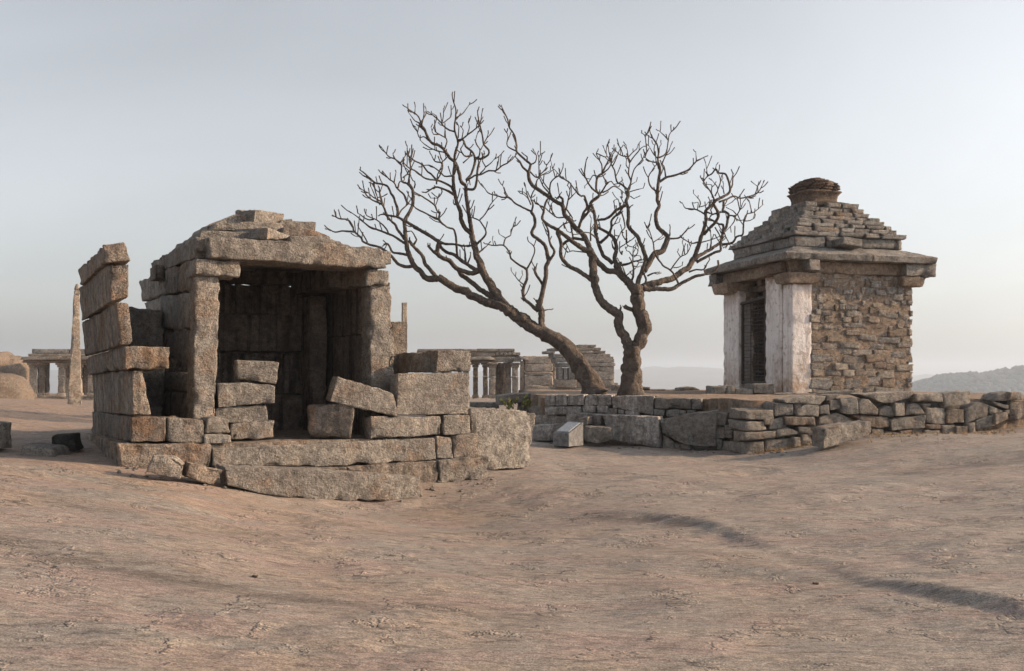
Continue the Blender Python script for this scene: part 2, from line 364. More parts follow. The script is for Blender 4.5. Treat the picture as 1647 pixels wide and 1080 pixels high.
gx = np.concatenate([-np.geomspace(4600, 30, 22), seg(-28, -13, 0.8), seg(-13, -6, .12), seg(-6, -4, .06), seg(-4, 4.6, .03), seg(4.6, 7, .06), seg(7, 13, .12), seg(13, 28, .8), np.geomspace(30, 4600, 22)])
gy = np.concatenate([-np.geomspace(60, 4, 12), seg(-3, 4, .4), seg(4.2, 8, .025), seg(8, 14.5, .045), seg(14.5, 24, .10), seg(24, 40, .4), seg(40, 90, 2.0), np.geomspace(92, 6200, 40)])
X, Y = np.meshgrid(gx, gy, indexing='ij'); xs, ys = X.ravel(), Y.ravel(); zs = ground_z(xs, ys)
idx = np.arange(len(xs)).reshape(X.shape)
faces = np.stack([idx[:-1, :-1], idx[1:, :-1], idx[1:, 1:], idx[:-1, 1:]], -1).reshape(-1, 4)
gme = make_mesh('ground', np.c_[xs, ys, zs], faces, M['rock'])
stain_shade = np.zeros(len(xs))
def add_stain_shade(P, w, k):
    global stain_shade
    d, s, t = polydist(xs, ys, P); stain_shade = np.maximum(stain_shade, k*np.exp(-(d/w)**2)*smooth(0, .12, t)*smooth(1.0, .85, t))
add_stain_shade([(-4.5, 7.3), (-2.6, 6.55), (-1.4, 6.25), (-0.4, 6.2), (0.5, 6.0)], 0.20, 0.85)
add_stain_shade([(0.7, 11.0), (1.35, 10.4), (1.95, 9.5)], 0.16, 0.8); add_stain_shade([(2.2, 8.4), (2.36, 7.6), (2.58, 6.95), (2.9, 6.1)], 0.11, 0.6)  # along the bank: dark lichen and its shaded side, both painted into the colour
add_stain_shade([(5.0, 14.2), (7.0, 14.4), (9.0, 15.5)], 0.6, 0.6)
add_stain_shade([(1.0, 9.0), (1.8, 7.8), (2.1, 6.8)], 0.3, 0.4); add_stain_shade([(-6, 9.5), (-3.5, 8.6), (-1.5, 8.2)], 0.25, 0.35); add_stain_shade([(-.3, 7.6), (.6, 7.2), (1.2, 6.4)], 0.3, 0.4); add_stain_shade([(-2.5, 10.0), (-.5, 9.6), (1, 9.9)], 0.3, 0.35)
at = gme.attributes.new('stain_shade', 'FLOAT', 'POINT'); at.data.foreach_set('value', stain_shade.astype(np.float32))
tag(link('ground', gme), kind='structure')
def gz(x, y): return float(ground_z(x, y)[0])

# ------------------------------------------------------------------ hills far away
def ridge_mesh(name, pts, depth, d, mat, nrow=14):
    """a long hill: skyline given as photo columns/rows at distance d, sloping down on both sides"""
    px_ = np.linspace(pts[0][0], pts[-1][0], 260); py_ = np.interp(px_, [p[0] for p in pts], [p[1] for p in pts])
    V = []; m = nrow*2+1
    for i, (a, b) in enumerate(zip(px_, py_)):
        c = px3(a, b, d)
        for j in range(m):
            t = (j-nrow)/nrow; y = d+t*depth; h = c[2]+64
            V.append((c[0], y, -64+h*math.cos(t*math.pi/2)**1.3))
    V = np.array(V); s = d/260.0
    V[:, 2] += d*0.0022*fbm(V/s/7, 4)*(V[:, 2] > -60)
    idx = np.arange(len(V)).reshape(len(px_), m)
    f = np.stack([idx[:-1, :-1], idx[1:, :-1], idx[1:, 1:], idx[:-1, 1:]], -1).reshape(-1, 4)
    return tag(put(name, V, f, mat), kind='structure')
ridge_mesh('distant_ridge', [(-200, 600), (300, 597), (700, 599), (960, 596), (1040, 592), (1120, 590), (1180, 597), (1400, 606), (1700, 602), (2000, 600)], 700, 3500, M['plain_land'])
HILL = [(1400, 660), (1470, 632), (1490, 622), (1520, 611), (1550, 606), (1580, 610), (1600, 607), (1625, 600), (1647, 597), (1700, 594), (1800, 600), (1900, 625), (2000, 660)]
ridge_mesh('hill', HILL, 260, 1200, M['plain_land'])
def hill_forest():
    rng = np.random.RandomState(3); V = []; Fc = []
    ico = [(0, 0, 1), (.89, 0, .45), (.28, .85, .45), (-.72, .53, .45), (-.72, -.53, .45), (.28, -.85, .45), (.72, .53, -.3), (-.28, .85, -.3), (-.89, 0, -.3), (-.28, -.85, -.3), (.72, -.53, -.3)]
    tri = [(0, 1, 2), (0, 2, 3), (0, 3, 4), (0, 4, 5), (0, 5, 1), (1, 6, 2), (2, 7, 3), (3, 8, 4), (4, 9, 5), (5, 10, 1), (6, 7, 2), (7, 8, 3), (8, 9, 4), (9, 10, 5), (10, 6, 1)]
    hx = [p[0] for p in HILL]; hy = [p[1] for p in HILL]
    for k in range(3600):
        a = rng.uniform(1420, 1960); t = rng.uniform(-.8, .35); c = px3(a, np.interp(a, hx, hy), 1200)
        z = -64+(c[2]+64)*math.cos(t*math.pi/2)**1.3; r = rng.uniform(2.2, 6.0)
        o = len(V)
        for v in ico: V.append((c[0]+v[0]*r*rng.uniform(.7, 1.3), 1200+t*260+v[1]*r, z+r*.35+v[2]*r*rng.uniform(.6, 1.15)))
        Fc += [(o+i, o+j, o+l) for i, j, l in tri]
    o = put('hill_trees', V, np.array(Fc), M['forest'], None, False)
    tag(o, 'hazy grey-green trees covering the distant hill at the right', 'trees', kind='stuff')
hill_forest()

# ------------------------------------------------------------------ stones placed on inclined wall planes
class Plane:
    """vertical wall plane through photo column px0 at depth d0, running right at angle a (degrees) away from the camera"""
    def __init__(s, px0, d0, a):
        a = math.radians(a); s.u = A3(math.cos(a), math.sin(a), 0); s.w = A3(-math.sin(a), math.cos(a), 0); s.o = A3((px0-CX)/F*d0, d0, 0)
    def pt(s, px, py, off=0.0):
        o = s.o-s.w*off; k = (px-CX)/F; t = (k*o[1]-o[0])/(s.u[0]-k*s.u[1]); p = o+s.u*t
        p[2] = CH-(py-HY)/F*p[1]; return p
    def side(s, p, px, py, lo=0.3, hi=3.4):
        """point behind p, along the wall's depth direction, seen at column px and row py"""
        k = (px-CX)/F; den = s.w[0]-k*s.w[1]
        L = (k*p[1]-p[0])/den if abs(den) > 1e-6 else hi
        if -0.5 < L < 0: L = 0
        elif L < 0: L = hi
        L = min(max(L, lo), hi); q = p+s.w*L; q[2] = CH-(py-HY)/F*q[1]; return q
def cr(c, pts):
    ox, oy, s = c; return [(ox+x/s, oy+y/s) for x, y in pts]
Z1, Z3, Z4 = (100, 320, 3.8575), (100, 550, 3.8575), (480, 550, 3.8575)
W3, W4, S6, MM = (840, 590, 4.1175), (1200, 580, 3.6846), (1120, 430, 4.1175), (620, 470, 4.3211)
def pstone(name, parent, mat, pl, top, bot, off=0.0, T=0.5, far=None, res=0.042, r=0.03, amp=0.018, freq=3.0, chip=1.0, hi=3.4, origin=None):
    Ft = [pl.pt(x, y, off) for x, y in top]; Fb = [pl.pt(x, y, off) for x, y in bot]
    if far:
        bt = pl.side(Ft[0], *far[0], hi=hi)-Ft[0]; bb = pl.side(Fb[0], *far[1], hi=hi)-Fb[0]
    else: bt = bb = pl.w*T
    Bt = [p+bt for p in Ft]; Bb = [p+bb for p in Fb]
    V, f = hexa(Ft, Fb, Bt, Bb, res, r, amp, freq, chip)
    return put(name, V, f, M[mat], parent)
def fbox(name, parent, mat, pl, u0, u1, w0, w1, z0, z1, res=0.10, r=0.025, amp=0.014, freq=3.0, taper=0.0):
    """rough block in a plane's own frame: u along, w behind, z up"""
    P = lambda u, w, z: pl.o+pl.u*u+pl.w*w+A3(0, 0, z)
    t = taper
    V, f = hexa([P(u0+t, w0+t, z1), P(u1-t, w0+t, z1)], [P(u0, w0, z0), P(u1, w0, z0)], [P(u0+t, w1-t, z1), P(u1-t, w1-t, z1)], [P(u0, w1, z0), P(u1, w1, z0)], res, r, amp, freq)
    return put(name, V, f, M[mat], parent)

# ------------------------------------------------------------------ ruined shrine on the left
RP = Plane(342, 11.7, 30)
ruin = empty('ruined_shrine', RP.o+A3(0, 0, .2))
tag(ruin, 'ruined granite shrine of stacked blocks with slab roof and dark open chamber', 'ruin')
G, GW, GG, GS = 'granite', 'granite_warm', 'granite_grey', 'granite_sooty'
def rs(name, mat, top, bot, **k): return pstone(name, ruin, mat, RP, top, bot, **k)
# plinth
rs('plinth_block', GW, [(190, 714), (340, 714)], [(192, 756), (240, 758), (338, 752)], far=((137, 697), (150, 737)), r=.05, amp=.03)
rs('plinth_block', G, [(342, 722), (520, 713), (700, 704)], [(343, 749), (520, 751), (702, 740)], T=.7, r=.025)
rs('plinth_block', G, [(701.5, 703), (726.5, 702)], [(703, 738), (728, 737)], T=.5)
rs('plinth_block', G, [(729, 701), (769, 697)], [(730, 737), (773, 735)], T=.6)
rs('plinth_block', GW, [(345, 750), (558, 752)], [(345, 790), (558, 792)], off=.06, T=.6)
rs('plinth_block', GW, [(560, 752), (703, 741)], [(560, 784), (706, 781)], off=.08, T=.6, amp=.025)
rs('plinth_block', G, [(705, 741), (786, 735)], [(709, 779), (785, 773)], off=.1, T=.7, amp=.025)
rs('packing_stone', GW, [(678, 783), (704, 781)], [(680, 792), (705, 788)], off=.0, T=.3)
rs('packing_stone', GW, [(707, 780), (718, 779)], [(708, 789), (718, 787)], off=.02, T=.2)
rs('step_beam', G, [(362, 751), (520, 757), (676, 768)], [(366, 781), (430, 796), (530, 806), (630, 806), (679, 800)], off=.66, T=.40, r=.03, amp=.016, freq=4)
fbox('floor_slab', ruin, GW, RP, -.1, 2.6, .1, 2.9, .40, .655, res=.2)
# left wing
rs('wall_block', GW, [(211, 671), (267, 672)], [(211, 711), (267, 711)], off=-.04, far=((146, 662), (148, 699)))
rs('wall_block', G, [(270, 672), (328, 677)], [(269, 711), (328, 713)], off=-.04, T=.6)
rs('wall_block', G, [(334, 673), (352, 671), (369, 675)], [(330, 697), (371, 697)], off=-.1, T=.4, r=.05)
rs('wall_block', GG, [(328, 699), (372, 700)], [(329, 714), (373, 713)], off=-.03, T=.5)
rs('wall_block', GW, [(211, 595), (231, 594)], [(214, 668), (242, 667)], far=((148, 602), (151, 663)), amp=.025)
rs('wall_block', GW, [(200, 557), (273, 559)], [(202, 594), (272, 593)], far=((137, 576), (140, 603)))
rs('wall_block', GW, [(186, 486), (207, 488)], [(192, 557), (214, 553)], far=((131, 518), (137, 573)), r=.05, amp=.03)
rs('wall_block', GW, [(175, 423), (207, 425)], [(178, 485), (206, 477)], far=((127, 463), (131, 517)), amp=.03)
rs('wall_block', GW, [(166, 394), (180, 393), (201, 390)], [(168, 422), (210, 420)], far=((125, 434), (130, 459)), r=.035, amp=.03)
# soil heap between wing and chamber
def heap():
    g = np.linspace(-1, 1, 25); A, B = np.meshgrid(g, g, indexing='ij'); a, b = A.ravel(), B.ravel()
    u = -.42+a*.40; w = .62+b*.42
    z = .66+.30*np.clip(1-(a*.8)**2-(b*.8)**2, 0, 1)**.8+.05*fbm(np.c_[u*5, w*5, u*0], 3)
    V = RP.o+u[:, None]*RP.u+w[:, None]*RP.w; V[:, 2] = z
    idx = np.arange(625).reshape(25, 25); f = np.stack([idx[:-1, :-1], idx[1:, :-1], idx[1:, 1:], idx[:-1, 1:]], -1).reshape(-1, 4)
    put('soil_heap', V, f, M['soil'], ruin)
heap()
# chamber, left side wall
CPx = Plane(312, 12.05, 30)
def lw(name, mat, nt_, nb, ft, fb, th=.4, **k):
    th = min(th, .30) if name == 'wall_block' else th
    P = lambda q: (lambda o: CPx.side(o, q[0], q[1], lo=0.0, hi=4.0))(CPx.pt(312, q[1]))
    a, b, c, d = P(nt_), P(nb), P(ft), P(fb); t = CPx.u*th
    V, f = hexa([a, a+t], [b, b+t], [c, c+t], [d, d+t], **dict(dict(res=.07, r=.06, amp=.045, freq=2.2), **k)); return put(name, V, f, M[mat], ruin)
lw('wall_block', GW, (312, 417), (311, 470), (263, 435), (266, 473), .42)
lw('wall_block', GG, (262, 437), (264, 474), (224, 452), (229, 486), .5)
lw('wall_block', GG, (311, 472), (311, 531), (257, 475), (260, 530), .42)
lw('wall_block', GG, (258, 477), (262, 524), (231, 487), (236, 520), .4)
lw('wall_block', GG, (310, 533), (307, 598), (279, 527), (262, 565), .42)
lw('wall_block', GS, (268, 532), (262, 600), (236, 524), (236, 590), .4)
lw('wall_block', GG, (302, 600), (301, 631), (253, 599), (253, 627), .42)
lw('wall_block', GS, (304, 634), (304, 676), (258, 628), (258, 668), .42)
for z0, z1 in ((.35, 1.05), (1.06, 1.72), (1.73, 2.36)):
    fbox('wall_block', ruin, GG, RP, -.72, -.12, 2.25, 2.75, z0, z1, res=.08, r=.06, amp=.05, freq=2.2)
# pillars, capitals and lintel
rs('pillar', G, [(314, 444), (354, 445)], [(309, 690), (346, 690)], off=-.45, T=.36, r=.05, amp=.025)
rs('capital', G, [(315, 416), (386, 419)], [(313, 443), (386, 445)], off=-.34, T=.55, r=.04, amp=.022)
rs('pillar', G, [(594, 460), (628, 461)], [(597, 672), (636, 672)], off=-.42, far=((583, 462), (584, 672)), r=.04, amp=.03)
rs('capital', G, [(590, 432), (627, 435)], [(588, 461), (626, 459)], off=-.34, far=((555, 436), (556, 462)), r=.05, amp=.03, hi=1.3)
rs('lintel', G, [(334, 381), (380, 383), (470, 388), (540, 392), (612, 399)], [(338, 414), (480, 424), (560, 430), (622, 431)], off=-.26, T=.62, r=.045, amp=.035, freq=2.6)
# chamber interior
wu = lambda px, off: float(np.dot(RP.pt(px, 500, off)-RP.o, RP.u))
uL, uR = wu(330, -.5), wu(604, -.5)
for z0, z1 in ((.60, 1.30), (1.31, 2.02), (2.03, 2.74)):
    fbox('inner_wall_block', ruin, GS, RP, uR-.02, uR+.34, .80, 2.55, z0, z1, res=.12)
rng = random.Random(5)
for z0, z1, cuts in ((.60, 1.18, (.0, 1.2)), (1.19, 1.80, (.7, 1.6)), (1.81, 2.35, (.4, 1.5)), (2.36, 2.782, (.9, 1.7))):
    e = [uL-.1]+[uL+c for c in cuts if c > .2]+[uR+.35]
    for a, b in zip(e[:-1], e[1:]):
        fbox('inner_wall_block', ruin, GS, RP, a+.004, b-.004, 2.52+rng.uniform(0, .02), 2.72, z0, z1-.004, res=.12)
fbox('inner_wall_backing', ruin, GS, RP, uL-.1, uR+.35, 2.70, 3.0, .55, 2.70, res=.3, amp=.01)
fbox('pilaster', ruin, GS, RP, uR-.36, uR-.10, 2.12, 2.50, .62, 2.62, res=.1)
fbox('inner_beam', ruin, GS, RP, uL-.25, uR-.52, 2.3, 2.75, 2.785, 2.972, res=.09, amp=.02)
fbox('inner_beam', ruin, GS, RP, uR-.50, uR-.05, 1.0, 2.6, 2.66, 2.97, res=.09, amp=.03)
for k in range(3):
    fbox('roof_slab', ruin, GG, RP, uL+.02, uR+.32, .72+k*.75, .72+k*.75+.742, 2.99+.008*k, 3.16, res=.14, amp=.02)
# roof stones
lw('roof_slab', G, (316, 382), (315, 416), (240, 422), (244, 441), .9, r=.04, amp=.03)
rs('roof_slab', G, [(314, 381), (334, 383)], [(315, 404), (336, 405)], off=-.42, T=.5, amp=.03)
rs('roof_slab', GG, [(324, 371), (420, 373), (548, 388)], [(318, 386), (420, 388), (554, 399)], off=-.70, T=1.5, r=.04, amp=.04, freq=2)
rs('roof_slab', G, [(346, 358), (400, 356), (452, 359)], [(338, 373), (400, 373), (462, 376)], off=-.95, T=1.2, r=.035, amp=.035, freq=2.5)
rs('roof_slab', GW, [(456, 363), (500, 368), (530, 380)], [(452, 379), (500, 383), (536, 389)], off=-.80, T=.9, r=.035, amp=.035, freq=2.5)
RQ = Plane(432, 12.5, 58)
pstone('roof_slab', ruin, G, RQ, [(431, 366), (471, 381)], [(429, 386), (472, 388)], far=((318, 371), (308, 384)), r=.035, amp=.03, hi=1.35)
RQ2 = Plane(410, 13.0, 52)
pstone('roof_slab', ruin, G, RQ2, [(410, 338), (438, 341), (457, 344)], [(408, 368), (459, 366)], far=((379, 338), (367, 362)), r=.035, amp=.03, hi=.8)
rs('roof_slab', G, [(452, 354), (470, 352), (473, 360)], [(448, 364), (476, 366)], off=-1.0, T=.4, amp=.03)
rs('roof_slab', GG, [(470, 356), (509, 357)], [(472, 370), (507, 374)], off=-1.1, T=.8, amp=.03)
rs('roof_slab', G, [(466, 379), (527, 380), (556, 394)], [(466, 392), (556, 402)], off=-.45, T=.8, amp=.03, r=.05)
rs('roof_slab', G, [(335, 361), (378, 345), (402, 348)], [(330, 374), (405, 364)], off=-1.2, T=.9, amp=.05, r=.06)
# right wing
rs('wall_block', GW, [(630, 517), (655, 518)], [(630, 604), (657, 604)], off=-1.25, T=.5)
rs('wall_block', G, [(625, 512), (634, 545)], [(626, 600), (634, 600)], off=-.62, T=.4, amp=.04)
rs('wall_block', G, [(704, 563), (760, 565)], [(701, 599), (757, 597)], far=((630, 570), (633, 599)), hi=1.7, r=.035, amp=.03)
rs('wall_block', G, [(640, 601), (755, 600)], [(638, 668), (755, 667)], far=((633, 603), (633, 668)))
rs('wall_block', G, [(596, 670), (709, 669)], [(596, 706), (710, 700)], off=.0, far=((583, 672), (583, 705)))
rs('wall_block', G, [(713, 668.5), (756, 668)], [(713, 701), (758, 697)], T=.6, r=.045)
rs('wall_block', G, [(757, 672), (764, 672)], [(758, 696), (764, 696)], off=-.3, T=.4)

# loose stones lying in and around the ruin
def loose(name, mat, pl, top, bot, label, cat='stone block', group=None, **k):
    return tag(pstone(name, None, mat, pl, top, bot, **k), label, cat, group)
loose('leaning_slab', GG, RP, [(756, 659), (800, 657), (862, 663)], [(768, 760), (786, 758), (853, 751)], 'large upright granite slab leaning against the right end of the ruin', off=-.28, T=.34, r=.035, amp=.03)
loose('fallen_slab', G, Plane(590, 12.7, 20), [(543, 606), (636, 634)], [(531, 646), (638, 670)], 'tilted grey slab fallen across the doorway against the right-hand wall', T=.4, r=.03, amp=.02)
loose('loose_block', GW, Plane(530, 12.6, 8), [(494, 653), (530, 650), (572, 650)], [(497, 704), (562, 706)], 'squat brown block standing alone on the chamber floor', T=.5, r=.05, amp=.025)
DP = Plane(400, 12.35, 22)
loose('doorway_block', G, DP, [(380, 579), (449, 583)], [(381, 612), (445, 618)], 'topmost pale block of the pile in the doorway', T=.35)
loose('doorway_block', G, DP, [(349, 617), (428, 616), (441, 622)], [(351, 656), (430, 650), (443, 649)], 'second block from the top of the pile in the doorway', T=.4, off=.04)
loose('doorway_block', GG, DP, [(347, 657), (428, 652)], [(347, 681), (432, 680)], 'third block from the top of the pile in the doorway, in shade', T=.4)
loose('doorway_block', G, DP, [(371, 682), (441, 677)], [(372, 707), (443, 705)], 'bottom block of the pile in the doorway', T=.4, off=.02)
loose('front_stone', G, Plane(266, 10.75, 20), [(247, 733), (284, 736), (298, 748)], [(234, 760), (262, 767), (290, 771)], 'small angular stone below the left plinth, beside the soil', 'stone', T=.22, amp=.02)
loose('front_stone', GW, Plane(330, 10.95, 30), [(305, 744), (361, 757)], [(297, 768), (344, 781)], 'small tilted stone next to the left end of the long step beam', 'stone', T=.25, amp=.02)
loose('dark_stone', 'black_stone', Plane(100, 12.0, 10), [(82, 701), (116, 698)], [(78, 727), (125, 727)], 'soot-black stone lying in the shade left of the ruin', 'stone', T=.4, r=.08, amp=.05)
loose('dark_stone', GG, Plane(60, 11.5, 5), [(33, 716), (85, 722)], [(30, 738), (92, 739)], 'low flat grey stone left of the soot-black stone', 'stone', T=.5, r=.06, amp=.04)
loose('dark_stone', GG, Plane(-4, 11.6, 10), [(-30, 680), (1, 682)], [(-32, 726), (2, 724)], 'shaded stone cut off by the left picture edge', 'stone', T=.4)

# ------------------------------------------------------------------ terrace and its retaining wall
WP = Plane(1199, 18.3, 16)
WL = Plane(1155, 19.22, -24)      # stretch running back to the left
WT = Plane(1155, 19.9, -17)       # upper edge course, set back
def wl_xy(pl, px, off=0): p = pl.pt(px, 600, off); return p[0], p[1]
poly = [wl_xy(WT, 868, -.15), wl_xy(WT, 1000, -.15), wl_xy(WT, 1130, -.15), wl_xy(WP, 1205, -.45), wl_xy(WP, 1640, -.3), (12.9, 20.7), (12.3, 23.5), (11.0, 30.6), (0.1, 31.2)]
def in_poly(x, y, P):
    c = np.zeros(len(x), bool); j = len(P)-1
    for i in range(len(P)):
        (xi, yi), (xj, yj) = P[i], P[j]
        c ^= ((yi > y) != (yj > y)) & (x < (xj-xi)*(y-yi)/(yj-yi+1e-12)+xi); j = i
    return c
def terrace():
    tx = seg(-.5, 15.5, .14); ty = np.concatenate([seg(17.5, 26, .12), seg(26, 36.3, .4)])
    Xg, Yg = np.meshgrid(tx, ty, indexing='ij'); x, y = Xg.ravel(), Yg.ravel(); ins = in_poly(x, y, poly)
    z = .975+.03*fbm(np.c_[x*.8, y*.8, x*0+2], 4)+.006*(y-24)*0
    z = np.where(ins, z, -1.0)
    # boundary vertices drop straight down inside the wall thickness
    idx = np.arange(len(x)).reshape(Xg.shape); f = np.stack([idx[:-1, :-1], idx[1:, :-1], idx[1:, 1:], idx[:-1, 1:]], -1).reshape(-1, 4)
    keep = ins[f].any(1); f = f[keep]; u, inv = np.unique(f, return_inverse=True)
    tag(put('terrace', np.c_[x, y, z][u], inv.reshape(-1, 4), M['soil']), kind='structure')
terrace()
wall = empty('retaining_wall', WP.o); tag(wall, 'low dry-stone retaining wall of uneven grey stones around the terrace', 'wall')
def ws(pl, crop, top, bot, mat='granite_grey', name='stone', **k):
    k = dict(dict(T=.42, res=.09, r=.035, amp=.022, freq=3.5), **k)
    return pstone(name, wall, mat, pl, cr(crop, top), cr(crop, bot), **k)
# upper edge course below the trees
for x0, x1 in ((150, 217), (220, 294), (297, 409), (411, 499), (501, 590)): ws(WT, W3, [(x0, 187), (x1, 186)], [(x0, 260), (x1, 256)], 'granite_lime')
ws(WT, W3, [(594, 197), (873, 194)], [(602, 278), (700, 290), (866, 322)], 'granite_lime', off=.06)
ws(WT, W3, [(878, 204), (1115, 210)], [(878, 277), (1115, 282)], 'granite', off=.03); ws(WT, W3, [(1117, 210), (1188, 214)], [(1117, 283), (1186, 286)], 'granite', off=.0)
for x0, y0, x1, y1 in ((145, 263, 392, 322), (396, 258, 490, 306), (494, 259, 568, 309), (545, 276, 628, 322), (632, 284, 676, 318), (680, 292, 776, 328),
                       (870, 281, 943, 326), (947, 284, 1042, 332), (1040, 290, 1084, 318), (1088, 288, 1146, 314)):
    ws(WT, W3, [(x0, y0), (x1, y0+2)], [(x0+4, y1), (x1-3, y1)], 'granite_lime' if x0 < 700 else 'granite_grey', off=.05, r=.05)
ws(WL, W3, [(290, 316), (356, 318)], [(294, 372), (352, 372)], 'granite_lime'); ws(WL, W3, [(356, 306), (520, 318)], [(362, 378), (520, 392)], 'granite_lime', off=-.05, r=.06)
ws(WL, W3, [(512, 318), (700, 324), (900, 332)], [(600, 487), (760, 520), (915, 542)], 'granite_lime', T=.35, off=.08)
ws(WL, W3, [(912, 350), (1080, 312), (1290, 286)], [(925, 442), (1060, 516), (1150, 530), (1282, 528)], 'granite_grey', T=.3, off=.06)
ws(WL, W3, [(930, 455), (965, 470), (1002, 500)], [(928, 546), (1003, 546)]); ws(WL, W3, [(1004, 505), (1115, 520)], [(1006, 550), (1112, 550)], off=-.03)
for q in ([(1282, 300), (1362, 304)], [(1284, 388), (1345, 390)]), ([(1282, 396), (1342, 398)], [(1284, 475), (1345, 475)]), ([(1338, 386), (1384, 388)], [(1338, 420), (1384, 420)]), \
         ([(1342, 423), (1394, 424)], [(1342, 474), (1392, 474)]), ([(1280, 478), (1322, 482)], [(1290, 552), (1325, 556)]):
    ws(WL, W3, q[0], q[1])
# corner and the long right stretch
FARX = {'a': ((1173, 657), (1171, 674)), 'b': ((1171, 675), (1173, 690)), 'c': ((1179, 693), (1179, 710)), 'd': ((1161, 710), (1160, 724))}
WQ = [([(-4, 300), (165, 294)], [(-4, 350), (165, 352)], 'a'), ([(-8, 362), (112, 362)], [(-8, 418), (125, 415)], 'b'), ([(-7, 428), (180, 420)], [(-7, 476), (180, 460)], 'c'), ([(-2, 485), (108, 478)], [(-2, 562), (110, 542)], 'd'),
 ([(140, 348), (240, 338)], [(140, 412), (243, 400)]), ([(110, 347), (158, 350)], [(108, 380), (150, 384)]), ([(165, 250), (278, 255)], [(170, 333), (282, 325)]), ([(285, 255), (330, 258)], [(290, 322), (310, 325)]),
 ([(302, 285), (350, 262), (435, 268)], [(300, 330), (432, 332)]), ([(230, 334), (412, 336)], [(235, 382), (415, 388)]), ([(182, 412), (245, 398), (308, 420)], [(182, 458), (250, 445), (305, 437)]),
 ([(118, 470), (280, 460)], [(118, 535), (150, 541), (283, 525)]), ([(285, 455), (325, 455)], [(288, 515), (328, 510)]), ([(312, 395), (380, 395)], [(312, 435), (382, 437)]), ([(328, 445), (388, 441)], [(330, 510), (388, 502)]),
 ([(215, 232), (370, 208), (475, 210)], [(235, 252), (440, 265), (465, 240)]), ([(478, 205), (565, 200)], [(472, 245), (560, 215)]), ([(436, 275), (490, 260)], [(440, 320), (497, 322)]), ([(495, 240), (555, 230)], [(500, 300), (565, 286)]),
 ([(557, 225), (660, 222)], [(570, 310), (600, 320), (663, 320)]), ([(665, 250), (715, 218), (785, 290)], [(670, 312), (700, 320), (780, 322)]), ([(435, 335), (540, 310), (620, 345)], [(430, 382), (620, 364)]),
 ([(665, 200), (720, 195), (1000, 182)], [(720, 215), (830, 260), (975, 225)]), ([(790, 295), (840, 265), (876, 275)], [(790, 326), (877, 332)]), ([(879, 250), (945, 245)], [(886, 330), (945, 330)]),
 ([(950, 255), (1030, 255)], [(950, 325), (1064, 320)]), ([(1034, 256), (1108, 255)], [(1067, 292), (1082, 276)]), ([(628, 325), (850, 335)], [(740, 395), (790, 402), (848, 390)]), ([(860, 350), (1062, 325)], [(865, 415), (920, 416), (1060, 400)]),
 ([(742, 405), (815, 408)], [(745, 452), (820, 456)]), ([(825, 420), (912, 428)], [(830, 457), (912, 454)]), ([(915, 420), (982, 412)], [(918, 452), (983, 447)]), ([(985, 405), (1050, 402)], [(988, 447), (1050, 442)]),
 ([(1066, 280), (1185, 282)], [(1068, 374), (1183, 378)]), ([(1066, 380), (1158, 381)], [(1068, 407), (1158, 409)]), ([(1055, 411), (1155, 414)], [(1058, 447), (1150, 443)]), ([(1160, 385), (1242, 380)], [(1160, 438), (1242, 436)]),
 ([(1010, 198), (1165, 195)], [(1012, 250), (1080, 240), (1172, 248)]), ([(1168, 195), (1330, 180)], [(1178, 282), (1335, 255)]), ([(1190, 290), (1290, 290)], [(1190, 375), (1295, 370)]), ([(1245, 390), (1318, 390)], [(1248, 438), (1318, 436)]),
 ([(1297, 290), (1390, 245), (1438, 260)], [(1298, 378), (1440, 332)]), ([(1320, 377), (1360, 366)], [(1322, 433), (1363, 426)]), ([(1363, 356), (1475, 320)], [(1368, 417), (1475, 387)]), ([(1477, 319), (1555, 306)], [(1478, 384), (1558, 348)]),
 ([(1442, 265), (1530, 295)], [(1442, 322), (1530, 308)]), ([(1460, 240), (1560, 265)], [(1472, 262), (1555, 292)]), ([(1470, 235), (1490, 200), (1563, 185)], [(1472, 242), (1563, 240)]), ([(1566, 186), (1635, 190)], [(1566, 231), (1640, 233)]),
 ([(1566, 236), (1660, 239)], [(1566, 352), (1660, 356)]), ([(1536, 296), (1563, 291)], [(1541, 321), (1563, 321)])]
wr = random.Random(11)
for q in WQ:
    ex = {}
    if len(q) == 3: ex = dict(far=FARX[q[2]], hi=1.1)
    ws(WP, W4, q[0], q[1], wr.choice(['granite_grey', 'granite_grey', 'granite', 'granite_warm']) if len(q) == 2 else 'granite', off=wr.uniform(-.05, .05), amp=.03, r=.045, **ex)
# packing stones deep in the joints
sm = np.random.RandomState(2)
for k in range(70):
    px_ = sm.uniform(1215, 1615); py_ = np.interp(px_, [1215, 1400, 1615], [728, 700, 676])-sm.uniform(2, 55)
    if py_ < np.interp(px_, [1215, 1350, 1500, 1615], [664, 640, 640, 648]): continue
    w, h = sm.uniform(14, 34), sm.uniform(10, 18)
    pstone('packing_stone', wall, 'granite_grey', WP, [(px_-w/2, py_-h/2), (px_+w/2, py_-h/2+sm.uniform(-2, 2))], [(px_-w/2, py_+h/2), (px_+w/2, py_+h/2)], off=-.22, T=.4, res=.14, amp=.03)
